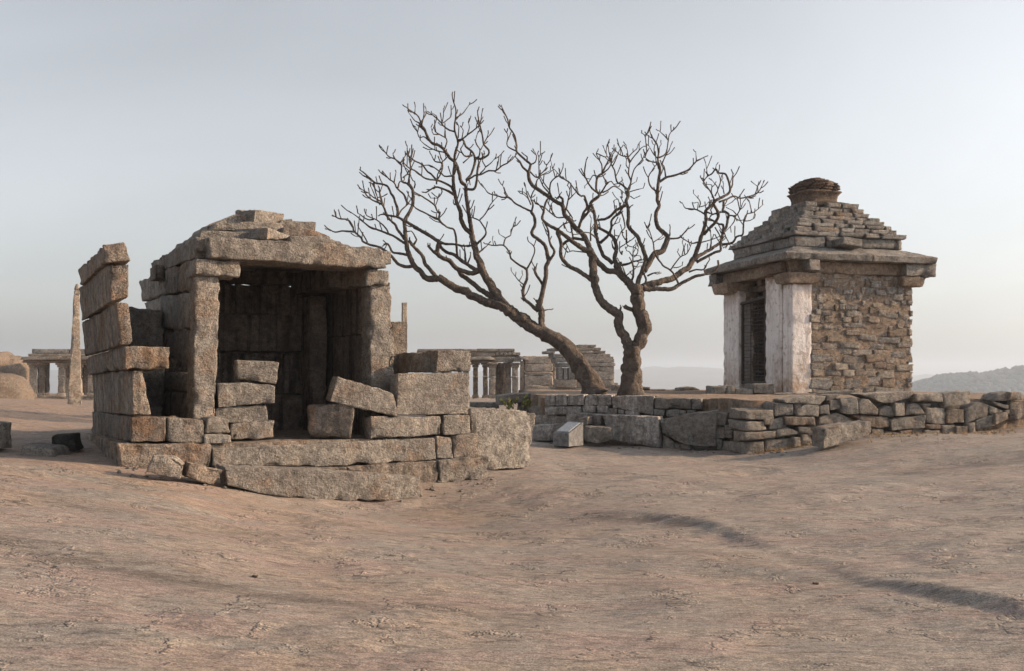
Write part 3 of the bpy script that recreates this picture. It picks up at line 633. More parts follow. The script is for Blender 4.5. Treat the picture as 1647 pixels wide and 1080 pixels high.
# steps and blocks at the left end of the terrace
stepw = empty('terrace_steps', WL.pt(900, 712, 0)); tag(stepw, 'worn lime-streaked stone steps at the left end of the terrace', 'steps')
def sw(top, bot, mat='granite_lime', off=0.0, T=.5, name='step', pl=WL, crop=W3, **k):
    return pstone(name, stepw, mat, pl, cr(crop, top), cr(crop, bot), off=off, T=T, **dict(dict(res=.09, r=.04, amp=.025), **k))
sw([(60, 385), (330, 378)], [(60, 494), (330, 490)], off=.1, T=.5)
sw([(60, 322), (300, 322)], [(60, 382), (298, 378)], off=-.3, T=.6)
sw([(100, 290), (150, 285)], [(100, 318), (150, 318)], 'granite_grey', off=-.5)
sw([(40, 262), (142, 262)], [(40, 322), (142, 322)], 'granite_grey', off=-.8, T=.6)
loose('slanting_slab', GG, WL, cr(W3, [(322, 372), (380, 338), (434, 332)]), cr(W3, [(322, 388), (430, 386)]), 'small slanting slab resting behind the marker stone', off=.25, T=.3, amp=.02)
loose('loose_block', GG, Plane(960, 19.6, 4), cr(W3, [(428, 396), (592, 404)]), cr(W3, [(428, 500), (520, 514), (600, 482)]), 'squat grey block on the ground right of the marker stone', T=.5, r=.05, amp=.03)
loose('fallen_beam', G, Plane(1325, 17.45, 24), cr(W4, [(458, 404), (600, 378), (738, 362)]), cr(W4, [(458, 524), (600, 486), (742, 446)]), 'long squared granite beam lying in front of the retaining wall', 'stone beam', far=((1305.5, 687), (1306, 718)), hi=.5, r=.03, amp=.02)
# engraved marker stone with pale plaque
def marker():
    pl = Plane(915, 19.3, 12); root = empty('marker_stone', pl.pt(918, 712)); tag(root, 'grey cut granite marker with sloping top and pale plaque by the steps', 'marker')
    P = lambda u, w, z: pl.o+pl.u*u+pl.w*w+A3(0, 0, z)
    b = pl.pt(915, 713)[2]-.05; w0, w1 = -.17, .30; z0, z1 = b+.25, b+.45
    pf = [(w0, .0, b), (w0, .0, z0), (w1, .0, z1), (w1, .0, b)]
    V = [P(*(lambda w, _, z: (-.19 if s == 0 else .19, w, z))(*q)) for s in (0, 1) for q in pf]
    f = [(0, 1, 2, 3), (7, 6, 5, 4), (0, 4, 5, 1), (1, 5, 6, 2), (2, 6, 7, 3), (3, 7, 4, 0)]
    # turned so that the sloping face looks to the left of the camera
    c = P(0, .06, 0); ang = math.radians(-52); ca, sa = math.cos(ang), math.sin(ang)
    R = lambda v: A3(c[0]+(v[0]-c[0])*ca-(v[1]-c[1])*sa, c[1]+(v[0]-c[0])*sa+(v[1]-c[1])*ca, v[2])
    put('block', [R(v) for v in V], f, M['cut_granite'], root, False)
    sl = lambda t: (w0+(w1-w0)*t, z0+(z1-z0)*t)
    Q = []
    for up in (.002, .012):
        for u, t in ((-.15, .12), (.15, .12), (.15, .9), (-.15, .9)):
            w, z = sl(t); Q.append(R(P(u, w-up*.3, z+up)))
    put('plaque', Q, [(3, 2, 1, 0), (4, 5, 6, 7), (0, 1, 5, 4), (1, 2, 6, 5), (2, 3, 7, 6), (3, 0, 4, 7)], M['plaque'], root, False)
marker()

# ------------------------------------------------------------------ plastered shrine on the terrace
SA = 16; SP = Plane(1274, 25.0, SA); SB = 3.58     # corner of the body, side length
shr = empty('plastered_shrine', SP.o+SP.u*1.8+SP.w*1.8+A3(0, 0, .98)); tag(shr, 'square stone shrine with plastered door side, rubble wall and stepped roof', 'shrine')
def sb(name, mat, u0, u1, w0, w1, z0, z1, parent=shr, **k): return fbox(name, parent, mat, SP, u0, u1, w0, w1, z0, z1, **k)
ZB, ZT = .96, 4.02
# left (door) side: u = 0 plane, w runs back.  corner pillar, plaster wall, door bay, rear pillar
sb('corner_pillar', 'plaster', 0, .56, 0, .44, ZB, 3.74, res=.08, amp=.012, r=.04)
sb('plaster_wall', 'plaster', .05, .45, .58, 1.38, ZB, ZT, res=.08, amp=.02, r=.04)
sb('wall_core', 'dark_mortar', .16, .5, .42, .60, ZB, ZT, res=.12, amp=.03)
sb('plaster_pillar', 'plaster', .0, .55, 2.72, 3.60, ZB, ZT-.25, res=.08, amp=.015, r=.04)
sb('wall_core', 'dark_mortar', .3, SB, 3.2, SB-.02, ZB, ZT, res=.3)
sb('wall_core', 'dark_mortar', 1.15, 1.5, 1.2, 3.2, ZB, ZT, res=.3)
# front (rubble) side: w = 0 plane
sb('wall_core', 'mortar', .5, SB-.07, .018, .60, ZB, ZT, res=.06, amp=.03, freq=5)
sb('wall_core', 'mortar', SB-.5, SB-.07, .55, SB-.2, ZB, ZT, res=.2, amp=.03)
sb('wall_core', 'dark_mortar', .4, SB-.2, .5, SB-.1, ZB, ZB+.22, res=.4)
# library of small rough stones shared by rubble and roof
def unit_stone(k, rr=.16, amp=.07):
    c = [A3(x, y, z) for z in (1, 0) for y in (0, 1) for x in (0, 1)]
    rs_ = np.random.RandomState(100+k); j = lambda p: p+rs_.uniform(-.07, .07, 3)
    c = [j(p) for p in c]
    V, f = hexa([c[0], c[1]], [c[4], c[5]], [c[2], c[3]], [c[6], c[7]], res=.3, r=rr, amp=amp, freq=2.2)
    return V-.5, f
LIB = {}
def lib(mat):
    if mat not in LIB: LIB[mat] = [make_mesh('stone', *unit_stone(k), M[mat]) for k in range(9)]
    return LIB[mat]
def small(name, mat, parent, c, dims, yaw, rnd, tilt=.04):
    o = bpy.data.objects.new(name, rnd.choice(lib(mat))); COL.objects.link(o); o.parent = parent
    o.location = Vector(c)-Vector(wloc(parent)); o.scale = dims
    o.rotation_euler = (rnd.uniform(-tilt, tilt), rnd.uniform(-tilt, tilt), yaw+rnd.uniform(-tilt, tilt)); return o
yaw0 = math.radians(SA); rd = random.Random(21)
S3 = lambda u, w, z: SP.o+SP.u*u+SP.w*w+A3(0, 0, z)
z = ZB-.02; row = 0
while z < 3.98:
    h = rd.uniform(.15, .30) if z < 2.6 else rd.uniform(.12, .18)
    h = min(h, 4.02-z); u = .50+rd.uniform(0, .06)
    if h < .07: break
    while u < SB-.05:
        wd = rd.uniform(.26, .70) if z < 2.6 else rd.uniform(.14, .34)
        wd = min(wd, SB-.02-u+rd.uniform(-.03, .08))
        if wd < .1: break
        keep = rd.random() < (.97 if z < 2.7 else .86)
        mat = rd.choice(['rubble', 'rubble', 'roof_stone', 'granite_grey', 'roof_stone', 'boulder'])
        if keep and h > .2 and wd < .35 and rd.random() < .5:
            for q in (0, 1): small('rubble_stone', mat, shr, S3(u+wd/2, .145, z+h*(.25+.5*q)), (wd-.02, .30, h*.5-.02), yaw0, rd)
        elif keep:
            small('rubble_stone', mat, shr, S3(u+wd/2, .145+rd.uniform(-.015, .03), z+h/2+rd.uniform(-.045, .045)), (wd-rd.uniform(-.03, .05), .30, h*rd.uniform(.8, 1.08)), yaw0, rd, .07)
        u += wd
    # quoins on the far corner
    small('rubble_stone', 'rubble', shr, S3(SB-.12, .45, z+h/2), (.26, .5, h-.02), yaw0, rd)
    z += h
# door bay: inner jambs of rubble, broken head above the grille
for k in range(26):
    side_ = k % 2; zz = ZB+.2+(k//2)*.20
    small('rubble_stone', 'brick_stone', shr, S3(.62+rd.uniform(0, .1), 1.36 if side_ == 0 else 2.72, zz), (.5, .22, .19), yaw0, rd, .08)
for k in range(22):
    a, b = k % 6, k//6
    if b == 1 and a in (3, 4): continue
    small('rubble_stone', 'brick_stone', shr, S3(.40+rd.uniform(-.06, .1), 1.44+a*.235+rd.uniform(-.02, .02), 3.50+b*.15), (.30, .24, .15), yaw0, rd, .12)
for k in range(40):
    a, b = k % 4, k//4
    small('rubble_stone', 'brick_stone', shr, S3(1.1, 1.5+a*.33, 1.15+b*.25), (.2, .34, .26), yaw0, rd, .08)
# iron grille door
gate = empty('grille_door', S3(.12, 2.05, 1.2)); gate.parent = shr; gate.location = Vector(S3(.12, 2.05, 1.2))-shr.location
def bar(u0, w0, z0, u1, w1, z1, t, name, parent=gate):
    a, b = S3(u0, w0, z0), S3(u1, w1, z1); d = n2(b-a); s = n2(np.cross(d, A3(.31, .2, .93) if abs(d[2]) < .8 else A3(1, 0, 0))); q = np.cross(d, s); t /= 2
    V = [p+s*i*t+q*j*t for p in (a, b) for i, j in ((-1, -1), (1, -1), (1, 1), (-1, 1))]
    return put(name, V, [(3, 2, 1, 0), (4, 5, 6, 7), (0, 1, 5, 4), (1, 2, 6, 5), (2, 3, 7, 6), (3, 0, 4, 7)], M['iron'], parent, False)
bar(.10, 1.42, 1.2, .10, 1.42, 3.46, .07, 'frame_post'); bar(.10, 2.66, 1.2, .10, 2.66, 3.42, .07, 'frame_post')
bar(.09, 1.34, 3.50, .09, 2.90, 3.40, .07, 'frame_rail'); bar(.10, 1.42, 1.24, .10, 2.66, 1.24, .06, 'frame_rail')
for k in range(21): bar(.10, 1.45, 1.33+k*.098, .10, 2.64, 1.33+k*.098, .012, 'grille_bar')
for w in (1.85, 2.25): bar(.115, w, 1.25, .115, w, 3.43, .022, 'grille_bar')
# architrave, brackets, eave
BEAM = 'mortar'
sb('architrave', BEAM, -.10, SB+.08, -.06, .42, 4.02, 4.315, res=.10, amp=.025, r=.04)
sb('architrave', BEAM, -.10, .40, .425, SB+.10, 4.02, 4.315, res=.10, amp=.025, r=.04)
sb('architrave', BEAM, SB-.4, SB+.08, .425, SB+.10, 4.02, 4.315, res=.2)
sb('architrave', BEAM, .405, SB-.405, SB-.4, SB+.10, 4.02, 4.315, res=.2)
sb('capital', 'mortar', -.16, .68, -.14, .50, 3.75, 4.015, res=.08, r=.05, amp=.02, taper=-.06)
sb('capital', 'mortar', -.28, .50, SB-.75, SB+.05, 3.72, 4.015, res=.08, r=.05, amp=.02, taper=-.08)
sb('capital', 'mortar', SB-.42, SB+.16, -.16, .4, 3.74, 4.0, res=.08, r=.05, amp=.02, taper=-.08)
sb('beam_end', 'roof_stone', SB-.42, SB+.50, -.28, .25, 4.0, 4.318, res=.08, r=.05, amp=.03)
sb('beam_end', 'roof_stone', .24, .54, -.40, .2, 4.06, 4.318, res=.08, r=.03, amp=.015)
sb('beam_end', 'roof_stone', -.34, .2, SB-.15, SB+.30, 3.99, 4.318, res=.08, r=.04, amp=.03)
sb('beam_end', 'brick_stone', -.26, .1, .10, .9, 4.03, 4.30, res=.08, r=.04, amp=.03)
cc = SB/2
def eave(u0, u1, w0, w1, side_):
    """sloping eave slab between an outer edge and the roof foot"""
    h0, h1 = 2.22, 1.55
    def P(t, h, z):      # t along the side (-1..1) at half-width h
        q = {'f': (cc+t*h, cc-h), 'l': (cc-h, cc-t*h), 'r': (cc+h, cc+t*h), 'b': (cc-t*h, cc+h)}[side_]
        return S3(q[0], q[1], z)
    o0, o1 = u0, u1
    Ft = [P(o0, h0, 4.475), P(o1, h0, 4.475)]; Fb = [P(o0, h0-.03, 4.32), P(o1, h0-.03, 4.32)]
    Bt = [P(o0, h1, 4.73), P(o1, h1, 4.73)]; Bb = [P(o0, h1, 4.325), P(o1, h1, 4.325)]
    V, f = hexa(Ft, Fb, Bt, Bb, .09, .03, .022, 3); put('eave_slab', V, f, M['roof_stone'], shr)
for sd_, cuts in (('f', (-1, 0.12, 1)), ('l', (-1, -.3, .35, 1)), ('r', (-1, 0, 1)), ('b', (-1, 0, 1))):
    for a, b in zip(cuts[:-1], cuts[1:]): eave(a+.003, b-.003, 0, 0, sd_)
# stepped roof of small courses
core = [(1.52, 4.70, 5.0), (1.45, 4.99, 5.15), (1.30, 5.14, 5.35), (1.10, 5.34, 5.56), (.86, 5.55, 5.72), (.78, 5.71, 5.90), (.68, 5.89, 6.07)]
for h, z0, z1 in core: sb('roof_core', 'dark_mortar', cc-h, cc+h, cc-h, cc+h, z0, z1, res=.25, amp=.02)
courses = [(1.60, 4.72, .27, (.7, 1.3)), (1.67, 4.99, .13, (.4, .9)), (1.52, 5.12, .13, (.35, .8)), (1.44, 5.25, .12, (.35, .7)), (1.30, 5.37, .13, (.35, .8)), (1.19, 5.50, .10, (.3, .6)),
           (1.02, 5.60, .14, (.35, .8)), (.92, 5.74, .13, (.25, .55)), (.82, 5.87, .16, (.25, .5))]
for h, z0, t, (l0, l1) in courses:
    for s_ in 'flrb':
        x = -h
        while x < h-.06:
            l = min(rd.uniform(l0, l1), h-x)
            if h-x-l < .12: l = h-x
            dp = .32; jit = rd.uniform(-.035, .03); m = x+l/2
            q = {'f': (cc+m, cc-h+dp/2+jit), 'l': (cc-h+dp/2+jit, cc-m), 'r': (cc+h-dp/2-jit, cc+m), 'b': (cc-m, cc+h-dp/2-jit)}[s_]
            if rd.random() > .04 or z0 < 5.1:
                small('roof_stone', rd.choice(['roof_stone']*5+['rubble']), shr, S3(q[0], q[1], z0+t/2), (l-.035, dp, t*.97-.008), yaw0+(0 if s_ in 'fb' else -math.pi/2), rd, .018)
            x += l
small('roof_stone', 'roof_stone', shr, S3(1.55, .02, 4.80), (.62, .5, .2), yaw0+.2, rd, .1)
# finial: neck, flared rim, ragged brick top
def ring_body(name, prof, mat, n=28, sq=.35, jag=.02):
    V = []; c = S3(cc, cc, 0)
    for h, z in prof:
        for k in range(n):
            a = 2*math.pi*k/n+yaw0; e = a-yaw0; m = max(abs(math.cos(e)), abs(math.sin(e))); r = h*((1-sq)+sq/m)
            V.append((c[0]+r*math.cos(a), c[1]+r*math.sin(a), z))
    V = np.array(V); V += jag*np.stack([fbm(V*3+9*i, 3) for i in range(3)], -1)
    f = [(i*n+k, i*n+(k+1) % n, (i+1)*n+(k+1) % n, (i+1)*n+k) for i in range(len(prof)-1) for k in range(n)]
    V = np.vstack([V, [c[0], c[1], prof[-1][1]]]); t = len(V)-1
    f += [((len(prof)-1)*n+k, (len(prof)-1)*n+(k+1) % n, t) for k in range(n)]
    put(name, V, f, M[mat], shr)
ring_body('finial_neck', [(.50, 6.03), (.49, 6.12), (.485, 6.2), (.50, 6.28), (.54, 6.34), (.58, 6.375), (.57, 6.40), (.50, 6.42)], 'brick_stone', sq=.95)
zz = 6.40
for k, h in enumerate((.50, .52, .49, .52, .50, .47, .40, .30, .18)):
    c = S3(cc, cc, 0)
    for j in range(10 if h > .3 else 6):
        nn = 10 if h > .3 else 6; a = 2*math.pi*j/nn+k*.7; e = a-yaw0; m = max(abs(math.cos(e)), abs(math.sin(e))); rr_ = (h-.14)*(.1+.9/m)
        small('finial_stone', 'brick_stone', shr, (c[0]+rr_*math.cos(a), c[1]+rr_*math.sin(a), zz+.022), (.30, .36, .05), a+math.pi/2, rd, .06)
    sb('finial_core', 'brick_stone', cc-h*.6, cc+h*.6, cc-h*.6, cc+h*.6, zz-.004, zz+.036, res=.3)
    zz += .043
# foundation stones
for t_, b_ in (([(120, 792), (198, 790)], [(118, 880), (190, 884)]), ([(202, 786), (254, 786)], [(198, 884), (256, 884)]), ([(257, 806), (378, 806)], [(258, 872), (378, 872)]), ([(380, 774), (520, 770)], [(382, 838), (522, 836)]),
               ([(350, 845), (510, 842)], [(352, 892), (512, 890)]), ([(528, 838), (660, 832)], [(528, 885), (664, 885)]), ([(664, 836), (800, 838)], [(666, 885), (802, 882)]), ([(804, 832), (1060, 816)], [(804, 884), (1062, 880)])):
    pstone('foundation_stone', shr, 'granite_grey', Plane(1274, 24.4, 2), cr(S6, t_), cr(S6, b_), T=.9, res=.1, r=.04, amp=.03)

# ------------------------------------------------------------------ loose stones on the terrace behind the trees
CT = (840, 400, 4.5); TP = Plane(1000, 29.0, 6)
for t_, b_, lab in (([(672, 990), (740, 990)], [(672, 1036), (740, 1036)], 'pale block left of the upright tree trunk on the terrace'), ([(862, 1000), (930, 1003)], [(868, 1022), (925, 1024)], 'thin flat stone right of the upright tree trunk'),
                    ([(920, 1020), (1042, 1018)], [(920, 1040), (1042, 1040)], 'low dark slab between upright tree and shrine, far edge'), ([(1062, 1030), (1140, 1021)], [(1062, 1056), (1140, 1058)], 'small dark block beside the larger chunk on the terrace edge'),
                    ([(1146, 1010), (1240, 998), (1284, 1020)], [(1148, 1058), (1284, 1052)], 'largest angular chunk on the terrace edge between tree and shrine'), ([(890, 1044), (1080, 1044)], [(892, 1076), (1084, 1074)], 'long rounded beam lying behind the terrace edge stones')):
    loose('terrace_stone', 'granite', TP, cr(CT, t_), cr(CT, b_), lab, 'stone', 'loose stones on the terrace', T=.7, res=.1, r=.06, amp=.04)
# blocks between the ruin and the terrace
BP = Plane(850, 25.5, 8)
for t_, b_, lab, mt in (([(790, 722), (900, 706), (1022, 702)], [(792, 790), (1022, 762)], 'long low block behind the leafy plant', 'granite_grey'), ([(952, 752), (1040, 712), (1110, 714)], [(950, 835), (1108, 835)], 'sloping slab beside the leafy plant, left of the steps', 'granite_grey'),
                        ([(1040, 820), (1105, 812)], [(1040, 845), (1105, 845)], 'small stone at the foot of the sloping slab', 'granite')):
    loose('edge_stone', mt, BP, cr(MM, t_), cr(MM, b_), lab, 'stone', 'stones left of the steps', T=.9, res=.1, r=.05, amp=.03)
loose('edge_stone', 'boulder', Plane(860, 24.6, 5), cr(MM, [(1005, 765), (1050, 752), (1104, 758)]), cr(MM, [(1000, 828), (1104, 826)]), 'brown rounded stone under the sloping slab', 'stone', 'stones left of the steps', T=.5, r=.09, amp=.05)
loose('edge_stone', 'granite_grey', Plane(780, 27, 5), cr(MM, [(590, 765), (780, 768)]), cr(MM, [(590, 800), (800, 812)]), 'low kerb of stone in front of the pillared hall', 'stone', 'stones left of the steps', T=.5, r=.04, amp=.03)

# ------------------------------------------------------------------ trees
def catmull(P, step):
    P = np.asarray(P, float)
    if len(P) < 3:
        n_ = max(2, int(np.linalg.norm(P[-1, :3]-P[0, :3])/step)+1); t = np.linspace(0, 1, n_)[:, None]; return P[0]*(1-t)+P[-1]*t
    Q = np.vstack([2*P[0]-P[1], P, 2*P[-1]-P[-2]]); out = []
    for i in range(1, len(Q)-2):
        a, b, c, d = Q[i-1:i+3]; n_ = max(1, int(np.linalg.norm(c[:3]-b[:3])/step))
        for k in range(n_):
            t = k/n_; out.append(.5*((2*b)+(-a+c)*t+(2*a-5*b+4*c-d)*t*t+(-a+3*b-3*c+d)*t**3))
    out.append(P[-1]); return np.array(out)
class Tubes:
    def __init__(s): s.V = []; s.F = []; s.n = 0
    def add(s, P4, sides, knob=.12, trunk=False):
        """tube along points (x,y,z,radius)"""
        P4 = np.asarray(P4); C, R = P4[:, :3], np.maximum(P4[:, 3], .006); m = len(C)
        T = np.gradient(C, axis=0); T /= np.linalg.norm(T, axis=1)[:, None]+1e-9
        nrm = np.cross(T[0], A3(.2, 1, .1)); nrm /= np.linalg.norm(nrm); arc = np.concatenate([[0], np.cumsum(np.linalg.norm(np.diff(C, axis=0), axis=1))])
        ph = np.linspace(0, 2*np.pi, sides, endpoint=False); base = s.n
        for i in range(m):
            nrm = nrm-T[i]*np.dot(nrm, T[i]); nrm /= np.linalg.norm(nrm)+1e-9; bn = np.cross(T[i], nrm)
            r = R[i]*(1+0*ph)
            pts = C[i]+np.outer(np.cos(ph)*r, nrm)+np.outer(np.sin(ph)*r, bn)
            s.V.append(pts)
        V = np.concatenate(s.V[-m:]); Cc = np.repeat(C, sides, 0); Rr = np.repeat(R, sides)[:, None]
        nz = fbm(V/np.maximum(Rr, .03)*.55, 2)[:, None]
        V = Cc+(V-Cc)*(1+knob*nz)
        if trunk:   # twisted muscle-like ridges
            pa = np.tile(ph, m); ar = np.repeat(arc, sides)
            ridge = -.20*np.abs(np.sin(1.5*pa+ar*2.4+1.2*np.sin(ar*2.1)))**.6+.12-.10*np.abs(np.sin(2.5*pa-ar*3.4))**.7+.05+.11*fbm(V*6, 4)
            V = Cc+(V-Cc)*(1+ridge[:, None])
        s.V[-m:] = [V]
        for i in range(m-1):
            for k in range(sides): s.F.append((base+i*sides+k, base+i*sides+(k+1) % sides, base+(i+1)*sides+(k+1) % sides, base+(i+1)*sides+k))
        s.F.append(tuple(base+(m-1)*sides+k for k in range(sides))); s.F.append(tuple(base+k for k in reversed(range(sides)))); s.n += m*sides
    def mesh(s, name, parent): return put(name, np.concatenate(s.V), s.F, M['bark'], parent, True)

T1 = """36 19 957 638 945 608 927 580 911 559 897 549 872 535 850 524 832 510
17 12 846 520 826 507 811 497 792 490 765 478 749 469 736 465 723 458 704 447
21 9 848 521 824 503 807 487 794 468 786 452 775 436 768 414 762 395 758 378
10 7 806 487 780 471 762 458 749 447 741 440 737 433
11 6 704 448 688 449 676 437 666 428 658 411 654 393 652 376 650 356
7 5 700 444 692 434 684 425 678 410 665 396 657 387
6 2 665 428 652 429 638 423 629 411 621 405 611 398 593 393 583 388 581 383 569 372 568 366 560 354 546 352 534 346
3.5 2 569 373 550 372 539 374 528 368
2.5 1.6 591 390 583 376 575 363
4.5 3 656 411 644 408 632 406 627 398 623 392 617 394
4 1.6 664 396 670 386 667 380 662 372 657 372
4.5 2 653 393 641 385 633 380 625 377 615 373 603 369 596 366 585 358 580 353 563 341
3 1.6 625 377 622 369 610 357 602 352 596 350 590 347 586 339
2.6 1.6 601 353 595 354 588 352 580 346 575 343
5 2.5 650 384 640 370 636 362 630 357 624 350 619 338 614 324 611 311 610 301
4 2 625 354 620 342 615 330 607 326 598 322 590 315 585 307 580 304
2.4 1.6 615 326 600 317 593 311 585 307
2.2 1.5 611 330 604 318 600 308 596 300
5 2.2 640 348 639 336 636 326 633 318 629 312 624 301 620 298 611 296 603 294 594 286 586 279 578 273
3 1.8 601 294 603 304 605 312 609 325
3 2 641 346 646 338 654 331 660 322
6 4.5 650 356 656 345 662 335 664 328 664 308 659 300 655 295
4 2 656 330 652 318 648 311 643 307 637 301 634 294 627 290 622 284 619 280
2.4 1.6 634 293 636 283 637 277
3 2 640 302 643 293 650 291
3.6 1.8 664 305 660 298 653 295 646 292 645 280 646 273 644 263 633 255 625 252 613 236
2.4 1.6 634 256 632 247
3.4 1.8 657 296 658 284 660 275 660 262 658 253 655 246 655 234
2.6 1.6 644 263 650 254 654 248
2.6 1.6 648 286 655 280 657 275 648 267
2.8 1.7 666 303 668 297 667 292 664 291 661 285 661 282 657 281
8 7 770 436 755 440 736 432 723 420 710 414 704 407 705 393 706 388
5 4 708 412 698 406 688 395
6.5 5 706 389 693 381 682 374 669 366 653 357
5 2.5 653 357 640 350 632 348 625 347 617 345 610 346
4.5 3 706 389 715 392 734 394 747 396 757 395
6.5 5 772 436 755 428 743 420 730 410 717 405 708 397
4 2.4 736 414 735 403 734 390 732 374 728 368 719 366 706 353 708 342 703 340 699 330 688 322 680 317 668 310
3.5 2 706 353 693 348 680 341 668 335 664 330
4 2.5 749 421 748 408 747 397
3 2 752 424 756 415 757 408
2.4 1.5 719 366 708 358 702 350
8 5 757 376 749 368 742 355 741 342 736 328 732 314 729 296 729 283
7.5 6 758 376 757 361 754 343 750 322 749 298
3.5 2.5 735 328 731 329 729 326
4.5 2 731 314 719 307 703 301 693 305 685 310 680 309
2.4 1.5 709 302 711 309 707 316 704 319 692 319
4 2 729 303 712 293 699 290 686 288 678 283 669 276 657 270 648 261
3.4 2 703 291 693 280 688 277 679 265 669 260 661 255 655 247
2.8 1.8 728 283 715 284 710 279 699 270 690 266 680 267
2.2 1.5 703 290 704 281 710 268 711 262 718 253
3 2 702 297 703 290 709 280 712 268 711 256
3.5 3 729 284 732 276 734 268
2.6 1.6 711 262 700 260 695 252 694 249
6 4 749 298 742 293 738 278 737 273 731 260 723 254 715 242 706 234 697 232 689 224 683 208 679 204 677 198
2.6 1.6 677 198 673 188 666 182 657 176 653 172
2.2 1.5 677 197 685 184 685 174
2 1.4 667 182 668 172
2.2 1.5 677 199 668 195 656 180
2.5 1.6 692 228 681 220 675 222 672 215 668 203
2.6 1.6 726 255 715 246 700 242 685 234 675 225
2.5 1.6 714 243 718 232 718 224 708 217 700 212 698 202
2.2 1.4 707 216 697 216 693 204
4.5 3.5 729 285 731 262 732 247 736 234 737 228
3.5 1.8 737 228 732 213 731 202 733 190 733 176 729 163 727 154
2.2 1.5 733 190 745 182 755 168
3 1.8 732 212 723 210 712 202 710 198 699 188 689 180
2 1.4 711 198 713 188 713 175
2 1.4 713 198 725 188 726 176
2 1.4 704 193 702 187 694 182
3 1.7 738 228 755 215 771 202 773 196 776 178
2 1.4 752 216 755 205 753 196
2.2 1.5 742 226 745 210 742 204
3.4 4 738 225 745 225 749 236 758 243 763 250 764 255
2.2 1.5 737 222 738 205 737 201
4.5 3.5 764 255 763 264 758 280 750 290
4 2 764 255 776 255 785 250 786 242 778 232 776 220 773 204 769 189 768 177
2.6 1.5 770 254 772 242 765 229 769 211
2.2 1.5 778 232 783 222 785 216
2.2 1.5 773 241 778 232
3.4 2 750 292 763 283 773 281 786 275 797 275 807 267 816 263 825 252
2 1.4 816 263 818 254
2.4 1.5 772 280 781 269 776 260 780 247
2.2 1.5 781 269 789 263 797 254
4.5 3.5 750 304 762 304 767 289 768 275 771 260
3.6 2 760 250 750 252 744 248 741 240 745 234
2.6 1.6 745 262 757 252
4 2 765 394 773 387 782 374 771 355 762 351 758 344
2.4 1.6 771 355 781 344 790 328 800 317
3.4 2 767 409 776 402 785 394
13 9 872 532 871 517 870 500 866 489
9 4.5 868 492 871 478 874 463 878 446 878 430 882 421 880 406 875 393 865 384 856 376 860 363 860 350 854 340
5 2.5 883 420 890 410 891 402 884 390 881 370 874 356 872 352
4.5 4.5 874 462 869 452 864 445 861 437 861 430
3 2 874 500 884 498
3.4 1.8 854 340 839 333 828 327 819 318 810 318 799 315 786 311 776 298
2.2 1.5 815 318 808 297
3.4 1.8 855 340 857 329 854 319 858 308 864 300
2.4 1.5 854 330 849 319 840 311
2 1.4 850 320 847 310 845 298
2 1.4 848 314 842 309
6.5 4 865 501 855 491 843 480 842 463 847 450 847 433
3.6 2 847 433 833 425 822 416 820 408 810 395 792 395 782 392
2.4 1.6 810 395 813 384 821 379 822 370 829 361 828 354
1.8 1.3 813 383 803 377
1.8 1.3 794 395 792 385
3 1.8 848 432 853 423 860 406 858 396 849 388
2.2 1.3 842 458 834 451 822 436
1.6 1.2 835 452 841 442
5 5 843 482 841 483
4.5 4 866 489 862 483"""
